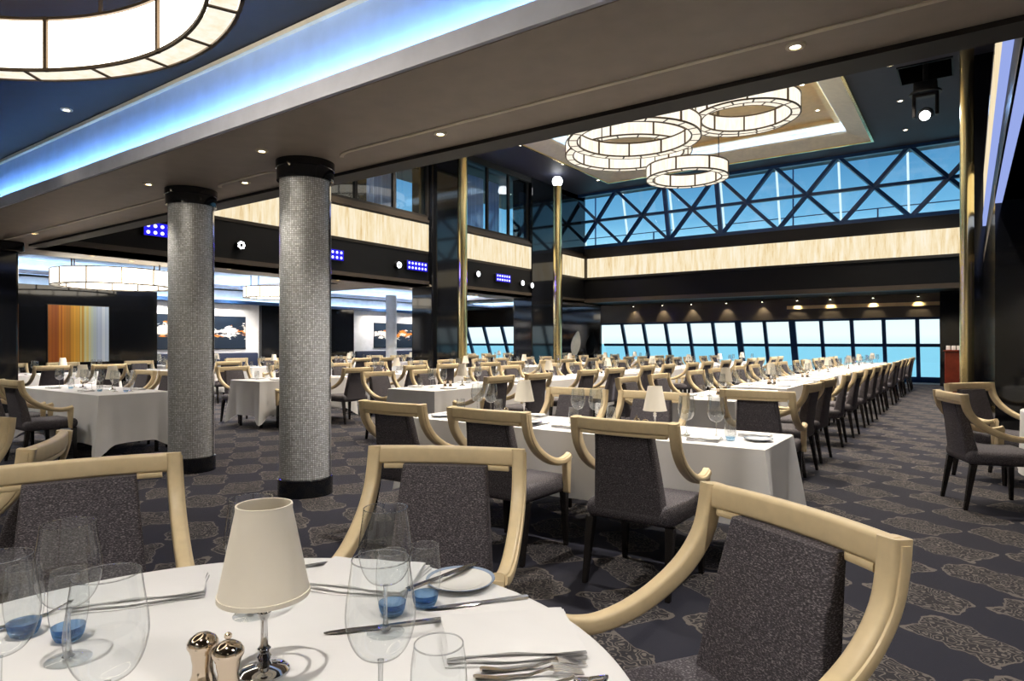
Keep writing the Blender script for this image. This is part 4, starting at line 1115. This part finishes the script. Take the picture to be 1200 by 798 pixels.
for x, y, w in ((-3.2,3.98,'left'),(-2.45,3.96,'middle'),(-1.45,3.93,'right')):
    put(napk, x+.12, y, 'folded napkin on the near side of the long middle table, %s' % w, 'napkin', None, .1, (.8,.9,1))
    put(knife, x-.1, y, 'knife on the near side of the long middle table, %s' % w, 'knife', None, PI/2)
    put(fork, x-.14, y, 'fork on the near side of the long middle table, %s' % w, 'fork', None, PI/2)
for x, y, w in ((-2.9,4.40,'left'),(-2.08,4.40,'middle'),(-1.12,4.28,'right')):
    put(napk, x, y, 'folded napkin on the far side of the long middle table, %s' % w, 'napkin', None, .05, (.8,.8,1))
put(plate, -2.66, 4.0, 'side plate in the middle of the long middle table', 'plate'); put(plate, -3.5, 3.95, 'side plate at the left end of the long middle table', 'plate')
put(plate, -1.05, 4.1, 'side plate at the right end of the long middle table', 'plate')
# left table
LL = 'on the table left of the left column'
put(lampM, -9.75, 3.75, 'cream-shaded lamp %s, left one' % LL, 'lamp'); put(lampM, -8.95, 3.78, 'cream-shaded lamp %s, right one' % LL, 'lamp')
for x, y, w in ((-10.1,3.6,'far left'),(-9.95,3.72,'second'),(-9.35,3.62,'left of centre'),(-9.22,3.74,'centre'),(-9.1,3.6,'right of centre'),(-8.6,3.66,'right group, front'),(-8.5,3.8,'right group, back')):
    put(wineM, x, y, 'wine glass %s, %s' % (LL, w), 'glass')
for x, y, w in ((-9.6,3.55,'left'),(-8.75,3.55,'right'),(-8.4,3.7,'outermost')):
    put(tumbM, x, y, 'tumbler %s, %s' % (LL, w), 'glass')
for x, y, w in ((-9.9,3.45,'left front'),(-8.9,3.45,'right front'),(-8.7,3.97,'right back'),(-9.6,3.97,'left back')):
    put(napk, x, y, 'folded napkin %s, %s' % (LL, w), 'napkin', None, .1, (.8,.7,1))
# round table at the right edge
put(wineM, .62, 7.30, 'wine glass on the round table at the right edge', 'glass'); put(tumbM, .55, 7.12, 'tumbler on the round table at the right edge', 'glass')
put(lampM, 1.1, 7.4, 'cream-shaded lamp on the round table at the right edge', 'lamp'); put(napk, .60, 7.62, 'napkin on the round table at the right edge', 'napkin')
# all the tables of the rows
def make_wine_lo():
    t = MB().lathe([(.034,0),(.030,.004),(.004,.012),(.004,.10),(.034,.118),(.046,.16),(.043,.21),(.037,.258)], 12)
    return t.build('wine_glass', M['cutglass'], None, True)
def make_tumbler_lo():
    return MB().lathe([(0,.004),(.024,.004),(.033,.03),(.0355,.08),(.031,.14)], 12).build('water_tumbler', M['cutglass'], None, True)
def make_nap_lo():
    return MB().rbox(-.10,.10,-.07,.07,0,.02,.008,1).build('folded_napkin', M['cloth'], None, True)
wl = Proto(make_wine_lo()); tl = Proto(make_tumbler_lo()); nl = Proto(make_nap_lo()); lampF = Proto(make_lamp(14))
# keep the plain far lamp small: shade and base only
for (x0, x1, y0, y1, nm, row, k) in TABLES:
    cx, cy = (x0+x1)/2, (y0+y1)/2; rj = lambda s: random.uniform(-s, s)
    put(lampF, cx+rj(.04), cy+rj(.1), 'cream-shaded lamp on the %s' % nm, 'lamp')
    if row == 'banquette':
        sp = [(cx+.19, cy-.22), (cx-.19, cy+.10)]
    else:
        sp = [(x0+.23, y0+.42), (x1-.23, y0+.38), (x0+.23, y1-.42), (x1-.23, y1-.38)]
    near = k == 0 and row in ('right-hand row', 'middle row')
    for x, y in sp:
        for dx, dy in (((0,.13),(.06,.02)) if near or row == 'right-hand row' and k < 3 else ((0,.12),)):
            sg = 0 if row == 'banquette' else 1 if x < cx else -1
            if sg < 0 and dx: continue
            put(wl, x+sg*(dx+.05)+rj(.015), y+dy+rj(.015), 'stemmed wine glass on the %s' % nm, 'glass', 'wine glasses on the %s' % nm)
    for x, y in sp[::2]:
        put(tl, x+(.06 if x < cx else -.06)+rj(.015), y-.13+rj(.015), 'tumbler on the %s' % nm, 'glass', 'tumblers on the %s' % nm)
    for x, y in sp:
        put(nl, x+(-.13 if x < cx else .13), y-.0, 'folded napkin on the %s' % nm, 'napkin', 'napkins on the %s' % nm, PI/2)
    if k < 3 and row != 'banquette':
        put(salt, cx+.05, cy-.22, 'round-capped mill on the %s' % nm, 'mill'); put(pepper, cx-.02, cy-.25, 'knobbed mill on the %s' % nm, 'mill')
bpy.data.objects.remove(t)

# ------------------------------------------------------------------ world, camera
w = bpy.data.worlds.new('sky'); bpy.context.scene.world = w; w.use_nodes = True; nt = w.node_tree; nt.nodes.clear()
out = nt.nodes.new('ShaderNodeOutputWorld'); bg = nt.nodes.new('ShaderNodeBackground')
tc = nt.nodes.new('ShaderNodeTexCoord'); sp = nt.nodes.new('ShaderNodeSeparateXYZ'); nt.links.new(tc.outputs['Generated'], sp.inputs[0])
c = ramp(nt, sp.outputs[2], [(0,(.70,.93,.98)),(.012,(.84,.97,1.0)),(.045,(.78,.95,1.0)),(.10,(.50,.86,1.0)),(.145,(.32,.70,.92)),(.18,(.15,.42,.68)),(.25,(.07,.25,.48)),(1,(.05,.16,.40))])
nt.links.new(c, bg.inputs[0]); bg.inputs[1].default_value = .98; nt.links.new(bg.outputs[0], out.inputs[0])
cam = bpy.data.cameras.new('camera'); co = bpy.data.objects.new('camera', cam); C.objects.link(co)
co.location = (0, 0, CAMZ); co.rotation_euler = (PI/2, 0, TH); cam.sensor_width = 36; cam.lens = F/1200*36; cam.shift_y = 3/1200; cam.clip_end = 20000; cam.clip_start = .05
sc = bpy.context.scene; sc.camera = co
sc.view_settings.view_transform = 'Standard'; sc.view_settings.look = 'None'; sc.view_settings.gamma = 1; sc.view_settings.exposure = .36; sc.view_settings.use_curve_mapping = False
sc.cycles.max_bounces = 12; sc.cycles.transmission_bounces = 12; sc.cycles.transparent_max_bounces = 24; sc.cycles.sample_clamp_indirect = 6; sc.cycles.caustics_reflective = False; sc.cycles.caustics_refractive = False
